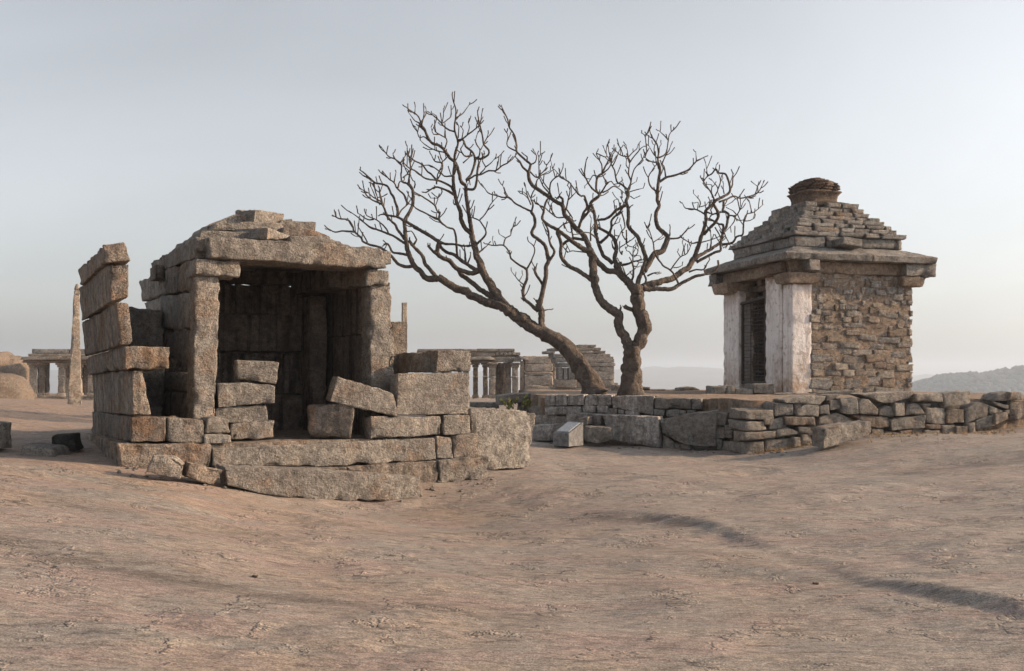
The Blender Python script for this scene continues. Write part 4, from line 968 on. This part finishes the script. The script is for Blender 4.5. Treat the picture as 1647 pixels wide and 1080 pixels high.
T2 = """36 27 1017 638 1014 614 1017 590 1018 568 1018 556
17 12 1015 564 1010 556 1002 540 996 524 995 506 983 498 969 488 960 474 956 456 954 432 952 414 949 404
21 22 1020 562 1030 549 1036 533 1036 520 1033 510 1027 498 1026 480 1025 468 1024 460
10 9 1006 600 1001 593 1004 588
7 7 1018 498 1010 496 1005 493
4 3 995 506 998 498 999 494
9 5.5 949 404 946 394 939 380 927 368 917 356 908 345 904 331 891 323 873 310 857 299 851 288 849 277
4 2.5 849 277 841 270 836 260 828 252
4.5 1.8 850 278 853 265 844 257 831 244 831 235 827 217 819 205 817 194 810 179 806 169
2.4 1.6 831 244 816 235 817 220 815 213
2.6 1.6 853 265 861 261 863 251 858 242
2.6 2.2 848 258 848 253 843 249
2.6 1.5 852 276 863 286 870 280 878 271 879 264
2 1.4 864 286 875 280 886 274
2.4 1.5 860 302 864 290 867 283 867 253 873 246
2 1.4 867 253 864 247
3.2 1.8 880 316 883 311 873 299 868 287 863 285
3 1.8 888 320 884 306 886 294 893 286 900 282 906 269
2 1.4 893 286 885 256
2.4 1.6 930 313 920 299 914 292 906 288 900 282 891 272
2.4 1.5 885 308 876 296 868 282
4 4 905 330 905 320 900 316 896 320
2.8 1.7 911 337 914 321 917 306 912 298
2.2 1.4 914 322 922 314 928 308
3 2 904 331 911 337 920 350 921 356
5 3 930 367 935 354 939 342 944 332 940 316 935 316 930 312
4 4 935 354 944 345 950 329 953 323 965 314
2 1.4 938 345 946 343 950 340
9 3 950 405 936 400 923 390 910 380 898 371 883 363 872 352 874 341 878 325 882 320
2.4 1.4 874 340 867 330 862 326
2.4 1.6 908 350 896 350 885 342 876 334 866 330 860 328
2 1.4 893 348 886 336 882 326
2 1.4 884 341 886 330 890 324
2.4 1.6 895 371 905 362 912 357
2 1.4 908 368 906 358 912 372 918 375
5 4.5 941 386 923 384 911 389 902 397
8 5 954 452 939 441 926 434 912 426 903 413 902 400 903 395 901 386 896 376 897 370
3 1.8 922 383 919 370 917 360
2.4 1.4 948 407 930 405 920 404 912 407
3 1.4 950 388 950 370 951 350
2.4 1.4 958 383 950 376 940 374 928 376
14 12 1020 466 1008 454 996 439 991 426
10 8 998 440 985 437 975 434 962 422 954 408 948 400
8 4 991 426 989 413 992 401 989 388 980 376 962 366
6.5 5 985 424 981 420 970 411 965 398 962 388 957 373 958 355 954 336 950 327 961 318 965 312
3.4 2 965 312 957 308 948 298 941 284 940 278 942 265 943 256
3.4 4 962 312 959 304 961 286 969 279
3.4 1.8 968 280 974 268 980 256 985 244
2 1.4 963 285 954 282 948 292 940 300
2.6 1.5 968 280 968 266 959 248 960 244
2 1.4 960 247 975 253 975 245 976 233
2.6 1.5 970 279 978 272 984 262 984 252 991 241
2 1.4 975 247 971 238
3 2.2 966 311 972 302 976 294 972 288 968 280
2.6 1.6 969 310 978 306 987 300 997 305 1006 312
2.2 1.5 976 295 983 292 988 298 996 301
4 5 961 355 979 350 992 338 1002 333 1007 330
5 3 966 391 974 384 979 377 983 367 984 354 998 340 1002 334
2 1.4 984 364 990 360 996 358
2.2 1.4 978 376 972 370 964 367
2 1.4 998 338 1004 326 1010 315
1.8 1.2 997 334 994 320 988 322
2.6 1.8 1000 342 1004 356 1005 366 1000 372 992 388
2.4 1.5 1007 370 1008 380 1007 390 1011 396 1020 398 1026 402
2 1.4 1006 386 1001 378 1000 368
8 5 1024 460 1029 446 1033 434 1039 419 1035 405 1029 388 1021 377 1011 365 1010 350 1010 336 1007 325 1011 315 1010 305
3.4 2 1010 306 1001 298 992 292 988 274 983 264 982 254
2.2 1.4 985 268 990 258 994 248 998 238
3 2.4 1010 305 1015 292 1011 281 1013 261
2.4 1.5 1013 261 1010 253 998 250 987 239
2.2 1.5 1013 261 1025 246 1032 238 1037 235
2 1.4 1010 254 1017 246 1024 240 1026 233
2 1.4 1011 254 1007 233
2.4 1.5 1015 291 1020 273 1033 257 1037 246
2 1.4 1012 272 1007 266 1008 255
1.8 1.3 1002 251 999 240 997 236
1.8 1.3 1014 298 1024 292
1.8 1.3 1013 309 1022 306 1035 303
1.8 1.3 1005 303 1002 294 1000 292
1.8 1.3 1014 316 1020 320 1023 318
3 2 1011 336 1016 331
9 9 1036 436 1045 422 1053 408 1064 405 1070 394 1075 383
7.5 4.5 1075 383 1068 375 1059 367 1055 351 1055 341 1060 331 1057 320 1058 307 1059 292 1062 274 1059 263
3.4 1.8 1059 263 1058 255 1059 244 1056 231 1048 220 1044 207
2.6 1.7 1058 261 1049 261 1040 256 1037 253
2.4 1.5 1037 254 1040 244 1039 232 1037 218 1031 214
1.8 1.3 1037 218 1043 214
2 1.4 1057 255 1050 246 1043 234
2 1.4 1053 250 1052 240 1053 234 1050 232
2.8 1.6 1060 254 1071 247 1075 226 1077 216 1084 208
2 1.4 1075 226 1068 218 1059 210
2.2 1.4 1065 264 1071 250 1076 242 1079 234
1.8 1.3 1060 246 1061 236 1064 232
4.5 1.8 1061 293 1071 286 1083 283 1098 278 1108 273 1120 260 1127 256 1135 252
2 1.4 1120 259 1119 244
2.6 2 1071 284 1068 268 1064 263
3 1.6 1055 308 1046 299 1043 285 1048 276 1053 268 1058 264
1.8 1.3 1053 268 1050 264
3.4 2.2 1077 384 1088 384 1095 381 1106 368
2.8 2.4 1077 380 1078 368
11 9 1032 462 1043 457 1062 453 1080 449 1096 438 1109 428 1115 417
8 4 1115 418 1121 402 1126 386 1130 375 1135 357 1135 340 1143 332 1150 324
5 2 1150 324 1159 319 1172 311 1174 302 1171 289 1166 280 1156 278 1151 272 1146 279 1138 284 1132 291
3 1.6 1150 324 1144 311 1138 302 1132 293 1126 285
1.8 1.3 1138 283 1135 262
1.8 1.3 1151 272 1152 266
2.8 2.2 1174 306 1178 297 1179 279
3.4 1.8 1157 325 1170 320 1180 316 1192 319 1206 316 1219 310 1229 292
2 1.4 1215 312 1218 300 1213 296
1.8 1.3 1219 309 1219 298
2.8 1.6 1134 345 1121 338 1110 336 1102 335 1097 326
2.2 1.4 1125 334 1126 324 1115 311
1.8 1.3 1127 333 1136 330 1139 326
1.8 1.3 1122 337 1123 326 1119 326
2.4 1.4 1146 318 1144 306 1145 298 1136 297
2.4 1.4 1150 316 1155 304 1150 296 1145 290
2.4 1.4 1155 304 1159 292 1156 280
1.8 1.3 1159 292 1163 287
2 1.4 1165 312 1163 302 1164 295
2 1.4 1158 318 1154 308
5 4.5 1132 378 1140 368 1150 359 1156 348 1153 338 1148 328
3 2 1136 341 1145 344 1143 338 1146 332
4.5 4 1163 376 1168 365 1170 355 1172 345 1166 341 1162 341 1164 332 1164 326
3.4 2 1160 341 1152 344 1144 346 1140 355
7 4 1115 420 1124 412 1135 406 1148 398 1159 389 1163 376
4.5 2.5 1160 393 1168 393 1179 390 1185 381 1194 378 1196 363 1196 355
2.4 1.5 1196 355 1201 345 1212 342 1228 329
1.8 1.3 1209 342 1205 323 1202 320
2.6 1.8 1172 347 1177 347 1184 352 1189 355 1196 354
1.8 1.3 1197 356 1206 355 1214 351
2.4 1.4 1176 347 1184 347 1190 338 1196 324
2 1.4 1190 338 1185 320 1178 325 1166 332
2 1.4 1184 345 1180 340 1172 336
2.2 1.4 1183 348 1180 358 1167 373
5 3 1120 422 1137 413 1150 406 1159 403 1159 389 1162 376 1163 362 1157 361 1148 356 1140 352
2.4 1.4 1150 366 1158 380 1162 396 1164 400
2.2 1.4 1162 362 1166 378 1172 390 1177 400
3 1.8 1142 404 1144 388 1143 374
2 1.4 1129 390 1140 387 1152 383 1158 380
2.8 1.6 1122 390 1114 392 1108 390 1099 384
9 3 1034 465 1050 465 1062 465 1080 465 1091 459 1102 452 1118 445 1132 442 1148 437 1155 429 1155 419
3 2 1108 438 1120 434 1132 434 1137 425 1142 417
3.4 1.8 1092 458 1085 443 1077 434 1066 427 1054 408 1050 389 1042 363
2.4 1.5 1078 435 1094 414 1105 408 1112 393
1.8 1.3 1094 413 1089 405
2 1.4 1101 409 1100 398 1097 390
1.8 1.3 1083 431 1092 430 1098 427
1.8 1.3 1051 390 1060 384 1066 379
4 2 1036 462 1039 450 1034 436 1036 424
3 2 1041 444 1050 440 1058 438
4 3 1014 456 1018 446 1019 432 1016 420
5 2 998 422 1000 426 1012 424 1018 421 1036 418
2.4 1.4 1018 420 1018 408 1019 396
1.8 1.3 1018 414 1012 405 1008 404
2 1.4 1020 414 1025 408 1027 398
1.8 1.3 1032 418 1030 412 1025 411
1.8 1.3 1019 428 1026 430 1030 428
3 2 1008 452 1004 436 1001 428
1.8 1.3 1008 443 1014 438 1018 434
4 2 990 402 986 398 984 390
2.6 1.6 1001 404 1000 410 996 400 1004 394 1010 390"""

def build_tree(name, label, data, d0, seed):
    rng = np.random.RandomState(seed); S = []      # samples: px, py, depth, branch index
    root = None; branches = []; cur = {}
    lines = [list(map(float, l.split())) for l in data.strip().split('\n')]
    todo = []
    for li, a in enumerate(lines):
        w0, w1 = a[0], a[1]; P = np.array(a[2:]).reshape(-1, 2); seglen = np.concatenate([[0], np.cumsum(np.hypot(*np.diff(P, axis=0).T))])
        if S:
            SS = np.array(S); q = np.hypot(SS[:, 0]-P[0, 0], SS[:, 1]-P[0, 1]); k = q.argmin(); ds, own = SS[k, 2], int(SS[k, 3])
        else: ds, own = d0, -1
        dl = rng.uniform(-1, 1)*seglen[-1]/F*d0*(.55 if li > 2 else .18)
        t = seglen/seglen[-1]; dep = ds+dl*t
        wd = w0+(w1-w0)*t**.8; wd[-1] *= .6 if w1 < 3 else 1
        isbranch = (w0 >= 4.5) or li == 0
        bi = len(branches) if isbranch else own
        pts = np.array([[*px3(x, y, d), w/2/F*d] for (x, y), d, w in zip(P, dep, wd)])
        if isbranch: branches.append([li, pts, [], []])
        else: branches[own][3].append(pts)
        for k in range(len(P)-1):
            m = max(2, int((seglen[k+1]-seglen[k])/3))
            for tt in np.linspace(0, 1, m):
                S.append((P[k, 0]*(1-tt)+P[k+1, 0]*tt, P[k, 1]*(1-tt)+P[k+1, 1]*tt, dep[k]*(1-tt)+dep[k+1]*tt, bi))
        # short spurs and forked tips
        if w0 < 9:
            for s_ in range(int(seglen[-1]/17)+1):
                tt = rng.uniform(.35, 1.0) if s_ else .97
                k = min(np.searchsorted(seglen, tt*seglen[-1])-1, len(P)-2); k = max(k, 0)
                f_ = (tt*seglen[-1]-seglen[k])/(seglen[k+1]-seglen[k]+1e-9); b = P[k]*(1-f_)+P[k+1]*f_; dir_ = (P[k+1]-P[k])/np.linalg.norm(P[k+1]-P[k]+1e-9)
                an = rng.choice([-1, 1])*rng.uniform(.5, 1.1); c_, s2 = math.cos(an), math.sin(an)
                v = np.array([dir_[0]*c_-dir_[1]*s2, dir_[0]*s2+dir_[1]*c_]); v = v+np.array([0, -.5]); v /= np.linalg.norm(v)
                ln = rng.uniform(4, 19) if s_ else rng.uniform(3, 7); bd = ds+dl*tt; e1 = b+v*ln*.5+rng.uniform(-1, 1, 2); e2 = e1+(v+np.array([0, -.45]))*ln*.5
                w = min(1.7, w1+.1); dd = rng.uniform(-.15, .15)
                branches[bi][2].append(np.array([[*px3(*b, bd), w/2/F*bd], [*px3(*e1, bd+dd*.5), w/2/F*bd], [*px3(*e2, bd+dd), .55*w/F*bd]]))
    root = empty(name, branches[0][1][0, :3]); tag(root, label, 'tree', 'bare trees on the terrace')
    for k, (li, pts, tw, long_) in enumerate(branches):
        T = Tubes(); rmax = pts[:, 3].max(); C = catmull(pts, max(.035, rmax*.30))
        if k == 0:
            C[:, 3] *= 1+.45*np.exp(-(C[:, 2]-C[0, 2])/.16)
        big = rmax > .09
        if pts[-1, 3] < .03 or not big: pass
        C[:, :3] += (.35*C[:, 3:4])*np.stack([pn(C[:, :3]*5+i*11) for i in range(3)], -1)*(0 if k == 0 else 1)
        T.add(C, 36 if big else 10, .20, big)
        # knots
        o = T.mesh('trunk' if k == 0 else 'branch', root)
        if tw:
            Q = Tubes()
            for p in tw:
                c = catmull(p, .05); c[:, :3] += .4*c[:, 3:4]*np.stack([pn(c[:, :3]*9+i*11) for i in range(3)], -1); Q.add(c, 5, .15)
            tag(Q.mesh('spurs', o), kind='stuff')
        for p in long_:
            Q = Tubes(); c = catmull(p, .05); c[:, :3] += .4*c[:, 3:4]*np.stack([pn(c[:, :3]*9+i*11) for i in range(3)], -1); Q.add(c, 6, .15); Q.mesh('twig', o)
    return root
build_tree('bare_tree', 'leafless tree leaning far to the left with twisted trunk', T1, 22.9, 4)
build_tree('bare_tree', 'upright leafless tree with forked trunk nearer the plastered shrine', T2, 22.6, 9)

# ------------------------------------------------------------------ buildings behind
def part_box(root, pl, name, mat, px0, px1, py0, py1, off=0.0, T=1.0, res=.25, r=.04, amp=.03):
    return pstone(name, root, mat, pl, [(px0, py0), (px1, py0)], [(px0, py1), (px1, py1)], off=off, T=T, res=res, r=r, amp=amp)
FS = 'far_stone'
HP = Plane(760, 57, 6); hall = empty('pillared_hall', HP.pt(790, 648)); tag(hall, 'low pillared stone hall with flat roof behind the leaning tree', 'hall')
def hb(name, x0, x1, y0, y1, off=0, T=1.0, mat=FS, **k): return part_box(hall, HP, name, mat, x0, x1, y0, y1, off, T, **k)
hb('plinth', 690, 845, 644, 652, .5, 7); hb('plinth', 740, 800, 652, 664, .9, 6.5)
hb('roof_slab', 672, 768, 561.5, 566, -.3, 6.5); hb('roof_slab', 768.5, 828, 561, 566, -.3, 6.5)
hb('roof_course', 690, 797, 566.3, 573.5, -.4, 6)
for k in range(5): hb('roof_course_stone', 797.5+k*6.6, 803.5+k*6.6, 566.4, 571+0.3*(k % 2), -.35, 1.5)
hb('roof_course', 797.5, 836, 571.6, 575, -.5, 5.5); hb('roof_course_stone', 829, 837, 567, 571.4, -.4, 1.5)
pstone('eave_slab', hall, FS, HP, [(686, 573.8), (790, 573.8)], [(684, 579), (799, 579)], off=.9, T=1.6, res=.25, amp=.03)
hb('architrave', 690, 788, 579.4, 584, .0, .7); hb('architrave', 788.5, 826, 575.2, 583, .0, .7); hb('bracket', 826.5, 839, 575.2, 582, .3, .8)
pstone('eave_slab', hall, FS, HP, [(837, 573), (850, 577)], [(836, 577), (852, 581)], off=.4, T=1.2, res=.25)
def column(root, pl, px, y0, y1, w, off, mat=FS):
    c = empty('column', pl.pt(px, y1, off)); c.parent = root; c.location = Vector(pl.pt(px, y1, off))-root.location
    h = y1-y0
    for nm, a, b, ww in (('capital', 0, .06, 1.75), ('capital', .062, .13, 1.25), ('shaft', .132, .36, .92), ('shaft', .362, .42, 1.05), ('shaft', .422, .86, .95), ('base', .862, 1.0, 1.25)):
        pstone(nm, c, mat, pl, [(px-w*ww/2, y0+h*a), (px+w*ww/2, y0+h*a)], [(px-w*ww/2, y0+h*b), (px+w*ww/2, y0+h*b)], off=off+ww*w/F*28, T=ww*w/F*57, res=.15, r=.05, amp=.02)
for px_, o_, w in ((792, .0, 10.5), (829, .0, 10), (818, -.6, 9), (765, -3.2, 8), (781, -3.2, 8), (750, 0, 10), (722, 0, 10), (700, 0, 10), (800, -5.5, 8), (740, -3.2, 8)): column(hall, HP, px_, 583.5, 644, w, o_)
hb('inner_wall', 799, 815, 584, 643, -2.2, .6, GS); hb('corner_post', 838, 843, 581, 641, -.1, .5)
for y0, y1 in ((573, 585), (585.5, 598), (598.4, 603.5), (604, 620), (620.4, 641)): hb('wall_block', 844, 889, y0, y1, -.1+.1*(int(y0) % 3), 1.2, amp=.08, r=.1)
hb('wall_block', 889.4, 897, 583, 640, -.2, 1.0)
MP = Plane(940, 52, 4); mini = empty('small_shrine', MP.pt(940, 638)); tag(mini, 'small pale stone shrine with stepped roof between the two tree trunks', 'shrine')
def mb(name, x0, x1, y0, y1, off=0, T=1.0, mat=FS, **k): return part_box(mini, MP, name, mat, x0, x1, y0, y1, off, T, **k)
for q, (y0, y1, x0, x1) in enumerate(((632, 641, 876, 990), (624, 632, 895, 989), (611, 624, 928, 988), (597.5, 611, 928, 988), (590, 597.3, 926, 988))):
    xm = x0+(x1-x0)*(.45 if q % 2 else .62); mb('wall_block', x0, xm-.2, y0, y1-.2, .02*q, 2.6); mb('wall_block', xm+.2, x1, y0, y1-.2, .02*q, 2.6)
mb('wall_block', 893, 928, 611, 624, .3, 1.0); mb('cornice', 924, 990, 583, 589.8, .12, 2.8, r=.1); mb('cornice', 922, 988, 577.5, 582.8, .1, 2.8)
for y0, x0, x1 in ((574, 914, 987), (569.5, 930, 982), (564.5, 932, 974), (559.5, 930, 967), (554.5, 931, 959)):
    xm = x0+(x1-x0)*.55; mb('roof_stone', x0, xm-.2, y0, y0+4.6, -.1-(574-y0)*.02, 2.4); mb('roof_stone', xm+.2, x1, y0, y0+4.6, -.1-(574-y0)*.02, 2.4)
for x0, x1, y0, y1 in ((878, 893, 564.5, 569), (886, 906, 560, 564.3), (889, 912, 569.3, 576), (893, 913, 576.3, 583), (900, 920, 584, 591)): mb('roof_stone', x0, x1, y0, y1, .4, 2.2, 'roof_stone', r=.08)
for x0, x1 in ((898, 905), (906.5, 913), (914.5, 924)): mb('porch_pillar', x0, x1, 591.5, 611, .3, .4, 'roof_stone')
mb('porch_wall', 896, 926, 592, 611, -.6, .4, GS)
mb('wall_block', 988, 994, 616, 624, -1, .6)

LP_ = Plane(60, 55, 8); lh = empty('pillared_hall', LP_.pt(90, 645)); tag(lh, 'low pillared hall with overhanging flat eaves at the far left', 'hall')
def lb(name, x0, x1, y0, y1, off=0, T=1.0, mat=FS, **k): return part_box(lh, LP_, name, mat, x0, x1, y0, y1, off, T, **k)
lb('plinth', 40, 200, 638, 647, .3, 5); lb('plinth', 62, 200, 644, 652, .9, 4)
lb('roof_slab', 51, 112, 561.5, 569, -.6, 4.5, 'roof_stone'); lb('roof_slab', 112.5, 200, 561.5, 569, -.6, 4.5, 'roof_stone'); lb('roof_course', 45, 200, 569.3, 573.5, -.2, 5)
for a, b in ((32, 96), (96.4, 200)): pstone('eave_slab', lh, FS, LP_, [(a+3, 573.8), (b, 573.8)], [(a, 579), (b, 579)], off=.9, T=5.5, res=.25, amp=.03)
lb('architrave', 36, 200, 579.4, 584, .35, .8)
for px_ in (52, 98, 146, 190): column(lh, LP_, px_, 584, 640, 10.5, .1)
for px_ in (66, 108, 126): column(lh, LP_, px_, 584, 640, 9, -2.6)
lb('inner_wall', 108, 200, 584, 640, -4.0, .6, GS); lb('inner_wall', 60, 75, 584, 640, -3.6, .6, GS)
# free-standing pillar
PP = Plane(121, 30, 25); sp_ = empty('stone_pillar', PP.pt(121, 652)); tag(sp_, 'tall rough free-standing pillar left of the ruin', 'pillar')
pstone('shaft', sp_, FS, PP, [(119, 474), (128, 474)], [(109, 654), (131, 654)], T=.3, res=.09, amp=.03, r=.03)
pstone('neck', sp_, FS, PP, [(119.5, 467), (128, 467)], [(119, 473.6), (128.5, 473.6)], T=.2, off=-.02, res=.06, r=.06)
pstone('cap', sp_, FS, PP, [(122, 457), (126, 457)], [(119, 466.6), (129, 466.6)], T=.22, off=-.02, res=.05, r=.06)
# thin post behind the ruin
tag(pstone('stone_post', None, FS, Plane(651, 34, 25), [(648, 487), (655, 487)], [(648, 640), (655, 640)], T=.15, res=.2, r=.01, amp=.006), 'thin squared post rising behind the ruin', 'post')
# boulders at the far left
def boulder(name, c, rad, label, seed):
    n1, n2_ = 46, 28; V = []
    for i in range(n2_+1):
        th = math.pi*i/n2_
        for k in range(n1):
            ph = 2*math.pi*k/n1; V.append((math.sin(th)*math.cos(ph), math.sin(th)*math.sin(ph), math.cos(th)))
    V = np.array(V); V = np.sign(V)*np.abs(V)**.8; V *= (1+.13*fbm(V*1.3+seed, 4))[:, None]; V = V*rad+c
    f = np.array([(i*n1+k, (i+1)*n1+k, (i+1)*n1+(k+1) % n1, i*n1+(k+1) % n1) for i in range(n2_) for k in range(n1)])
    tag(put(name, V, f, M['boulder']), label, 'boulder', 'boulders at the far left')
c = px3(2, 615, 60); boulder('boulder', c+A3(0, 0, -.4), A3(1.7, 2.2, 2.1), 'taller boulder behind at the left picture edge', 1)
c = px3(-6, 628, 48); boulder('boulder', c+A3(0, 0, -.3), A3(1.6, 1.6, 1.1), 'lower rounded boulder in front at the left picture edge', 6)

# ------------------------------------------------------------------ small vegetation and litter
def leafy(name, label, c, n_, hgt, seed):
    rng = np.random.RandomState(seed); root = empty(name, c); tag(root, label, 'plant'); T = Tubes(); V = []; Fc = []
    for k in range(n_):
        a = rng.uniform(0, 6.28); e = np.array(c)+A3(math.cos(a)*hgt*.7*rng.uniform(.2, 1), math.sin(a)*hgt*.5, hgt*rng.uniform(.6, 1))
        P = np.array([[*c, .008], [*(np.array(c)*.5+e*.5+A3(0, 0, .05)), .006], [*e, .004]]); T.add(catmull(P, .06), 4, 0)
        for q in range(9):
            t = rng.uniform(.35, 1); b = np.array(c)*(1-t)+e*t; d = rng.normal(size=3); d /= np.linalg.norm(d); s = np.cross(d, rng.normal(size=3)); s /= np.linalg.norm(s); l = rng.uniform(.18, .36)*hgt; o = len(V)
            V += [b, b+d*l*.5+s*l*.25, b+d*l, b+d*l*.5-s*l*.25]; Fc.append((o, o+1, o+2, o+3))
    T.mesh('stem', root); put('leaves', V, Fc, M['leaf'], root, False)
leafy('leafy_plant', 'small yellow-green plant growing left of the steps', px3(818, 662, 23.5), 9, .34, 2)
leafy('leafy_plant', 'sprig of green leaves by the sloping slab', px3(843, 660, 23.8), 6, .36, 5)
leafy('leafy_sprig', 'tiny green sprig in the joint below the doorway pile', RP.pt(378, 707, .02), 2, .035, 8)
def tufts():
    rng = np.random.RandomState(8); V = []; Fc = []
    for k in range(260):
        if k < 150: p = WP.pt(rng.uniform(1395, 1640), 700, .12+abs(rng.normal())*.35)
        else: p = WP.pt(rng.uniform(1215, 1395), 700, .06+abs(rng.normal())*.08)
        x, y = p[0], p[1]; z = gz(x, y)
        for q in range(6):
            a = rng.uniform(0, 6.28); l = rng.uniform(.03, .11); d = A3(math.cos(a)*l, math.sin(a)*l, l*rng.uniform(.3, .9)); s = A3(-math.sin(a), math.cos(a), 0)*.006; o = len(V); b = A3(x, y, z-.005)
            V += [b-s, b+s, b+d]; Fc.append((o, o+1, o+2))
    tag(put('dry_grass', V, Fc, M['straw'], None, False), 'dry straw-coloured grass at the foot of the retaining wall', 'grass', kind='stuff')
tufts()
def pebbles():
    rng = np.random.RandomState(12); spots = [(410, 929, .017), (1312, 940, .017), (1258, 733, .025)]
    labs = ['brown pebble on the bare rock below the ruin', 'brown pebble in the hollow of the rock fold', 'pebble in front of the wall corner']
    for (x, y, r), lab in zip(spots, labs):
        k = (x-CX)/F; d = 4.0
        while d < 25 and CH-(y-HY)/F*d > gz(k*d, d): d += .02
        c = A3(k*d, d, gz(k*d, d)+r*.3); V, f = unit_stone(rng.randint(50), .3, .1)
        o = put('pebble', V*A3(r*2.2, r*1.6, r*1.1)+c, f, M['brick_stone' if 'brown' in lab else 'granite']); tag(o, lab, 'pebble', 'pebbles on the rock sheet')
pebbles()

# ------------------------------------------------------------------ haze
def gravel():
    rng = np.random.RandomState(31); V = []; Fc = []; xy = []
    for k in range(420):
        if k < 220: p = RP.pt(rng.uniform(190, 800), 780, rng.uniform(.05, .75)*(1 if k % 3 else .7))
        else: p = (WP.pt(rng.uniform(1200, 1640), 700, .08+abs(rng.normal())*.3) if k % 2 else WL.pt(rng.uniform(870, 1160), 715, .12+abs(rng.normal())*.25))
        xy.append(p[:2])
    xy = np.array(xy); zz_ = ground_z(xy[:, 0], xy[:, 1])
    oct_ = np.array([(1, 0, 0), (0, 1, 0), (-1, 0, 0), (0, -1, 0), (0, 0, 1), (0, 0, -1)], float); tri = [(0, 1, 4), (1, 2, 4), (2, 3, 4), (3, 0, 4), (1, 0, 5), (2, 1, 5), (3, 2, 5), (0, 3, 5)]
    for (x, y), z in zip(xy, zz_):
        r = .006+.03*rng.random_sample()**3; o = len(V); a = rng.uniform(0, 6.28); c_, s_ = math.cos(a), math.sin(a)
        for v in oct_*rng.uniform(.6, 1.3, (6, 1))*np.array([r*1.4, r, r*.7]): V.append((x+v[0]*c_-v[1]*s_, y+v[0]*s_+v[1]*c_, z+v[2]+r*.2))
        Fc += [(o+i, o+j, o+l) for i, j, l in tri]
    tag(put('gravel', V, np.array(Fc), M['granite_grey'], None, False), 'loose grit and stone chips along the foot of the masonry', 'gravel', kind='stuff')
gravel()
def haze():
    x, y0, y1, z0, z1 = 4700, -70, 6300, -75, 60
    V = [(sx*x, y, z) for z in (z0, z1) for y in (y0, y1) for sx in (-1, 1)]
    f = [(0, 2, 3, 1), (4, 5, 7, 6), (0, 1, 5, 4), (2, 6, 7, 3), (0, 4, 6, 2), (1, 3, 7, 5)]
    m = bpy.data.materials.new('haze'); m.use_nodes = True; t = m.node_tree; t.nodes.clear()
    o = t.nodes.new('ShaderNodeOutputMaterial'); v = t.nodes.new('ShaderNodeVolumePrincipled')
    v.inputs['Color'].default_value = (.74, .85, .99, 1); v.inputs['Density'].default_value = .00046; v.inputs['Anisotropy'].default_value = .2
    t.links.new(v.outputs[0], o.inputs['Volume'])
    tag(put('haze', V, f, m, None, False), 'pale morning haze over the distant hills', 'haze', kind='stuff')
haze()
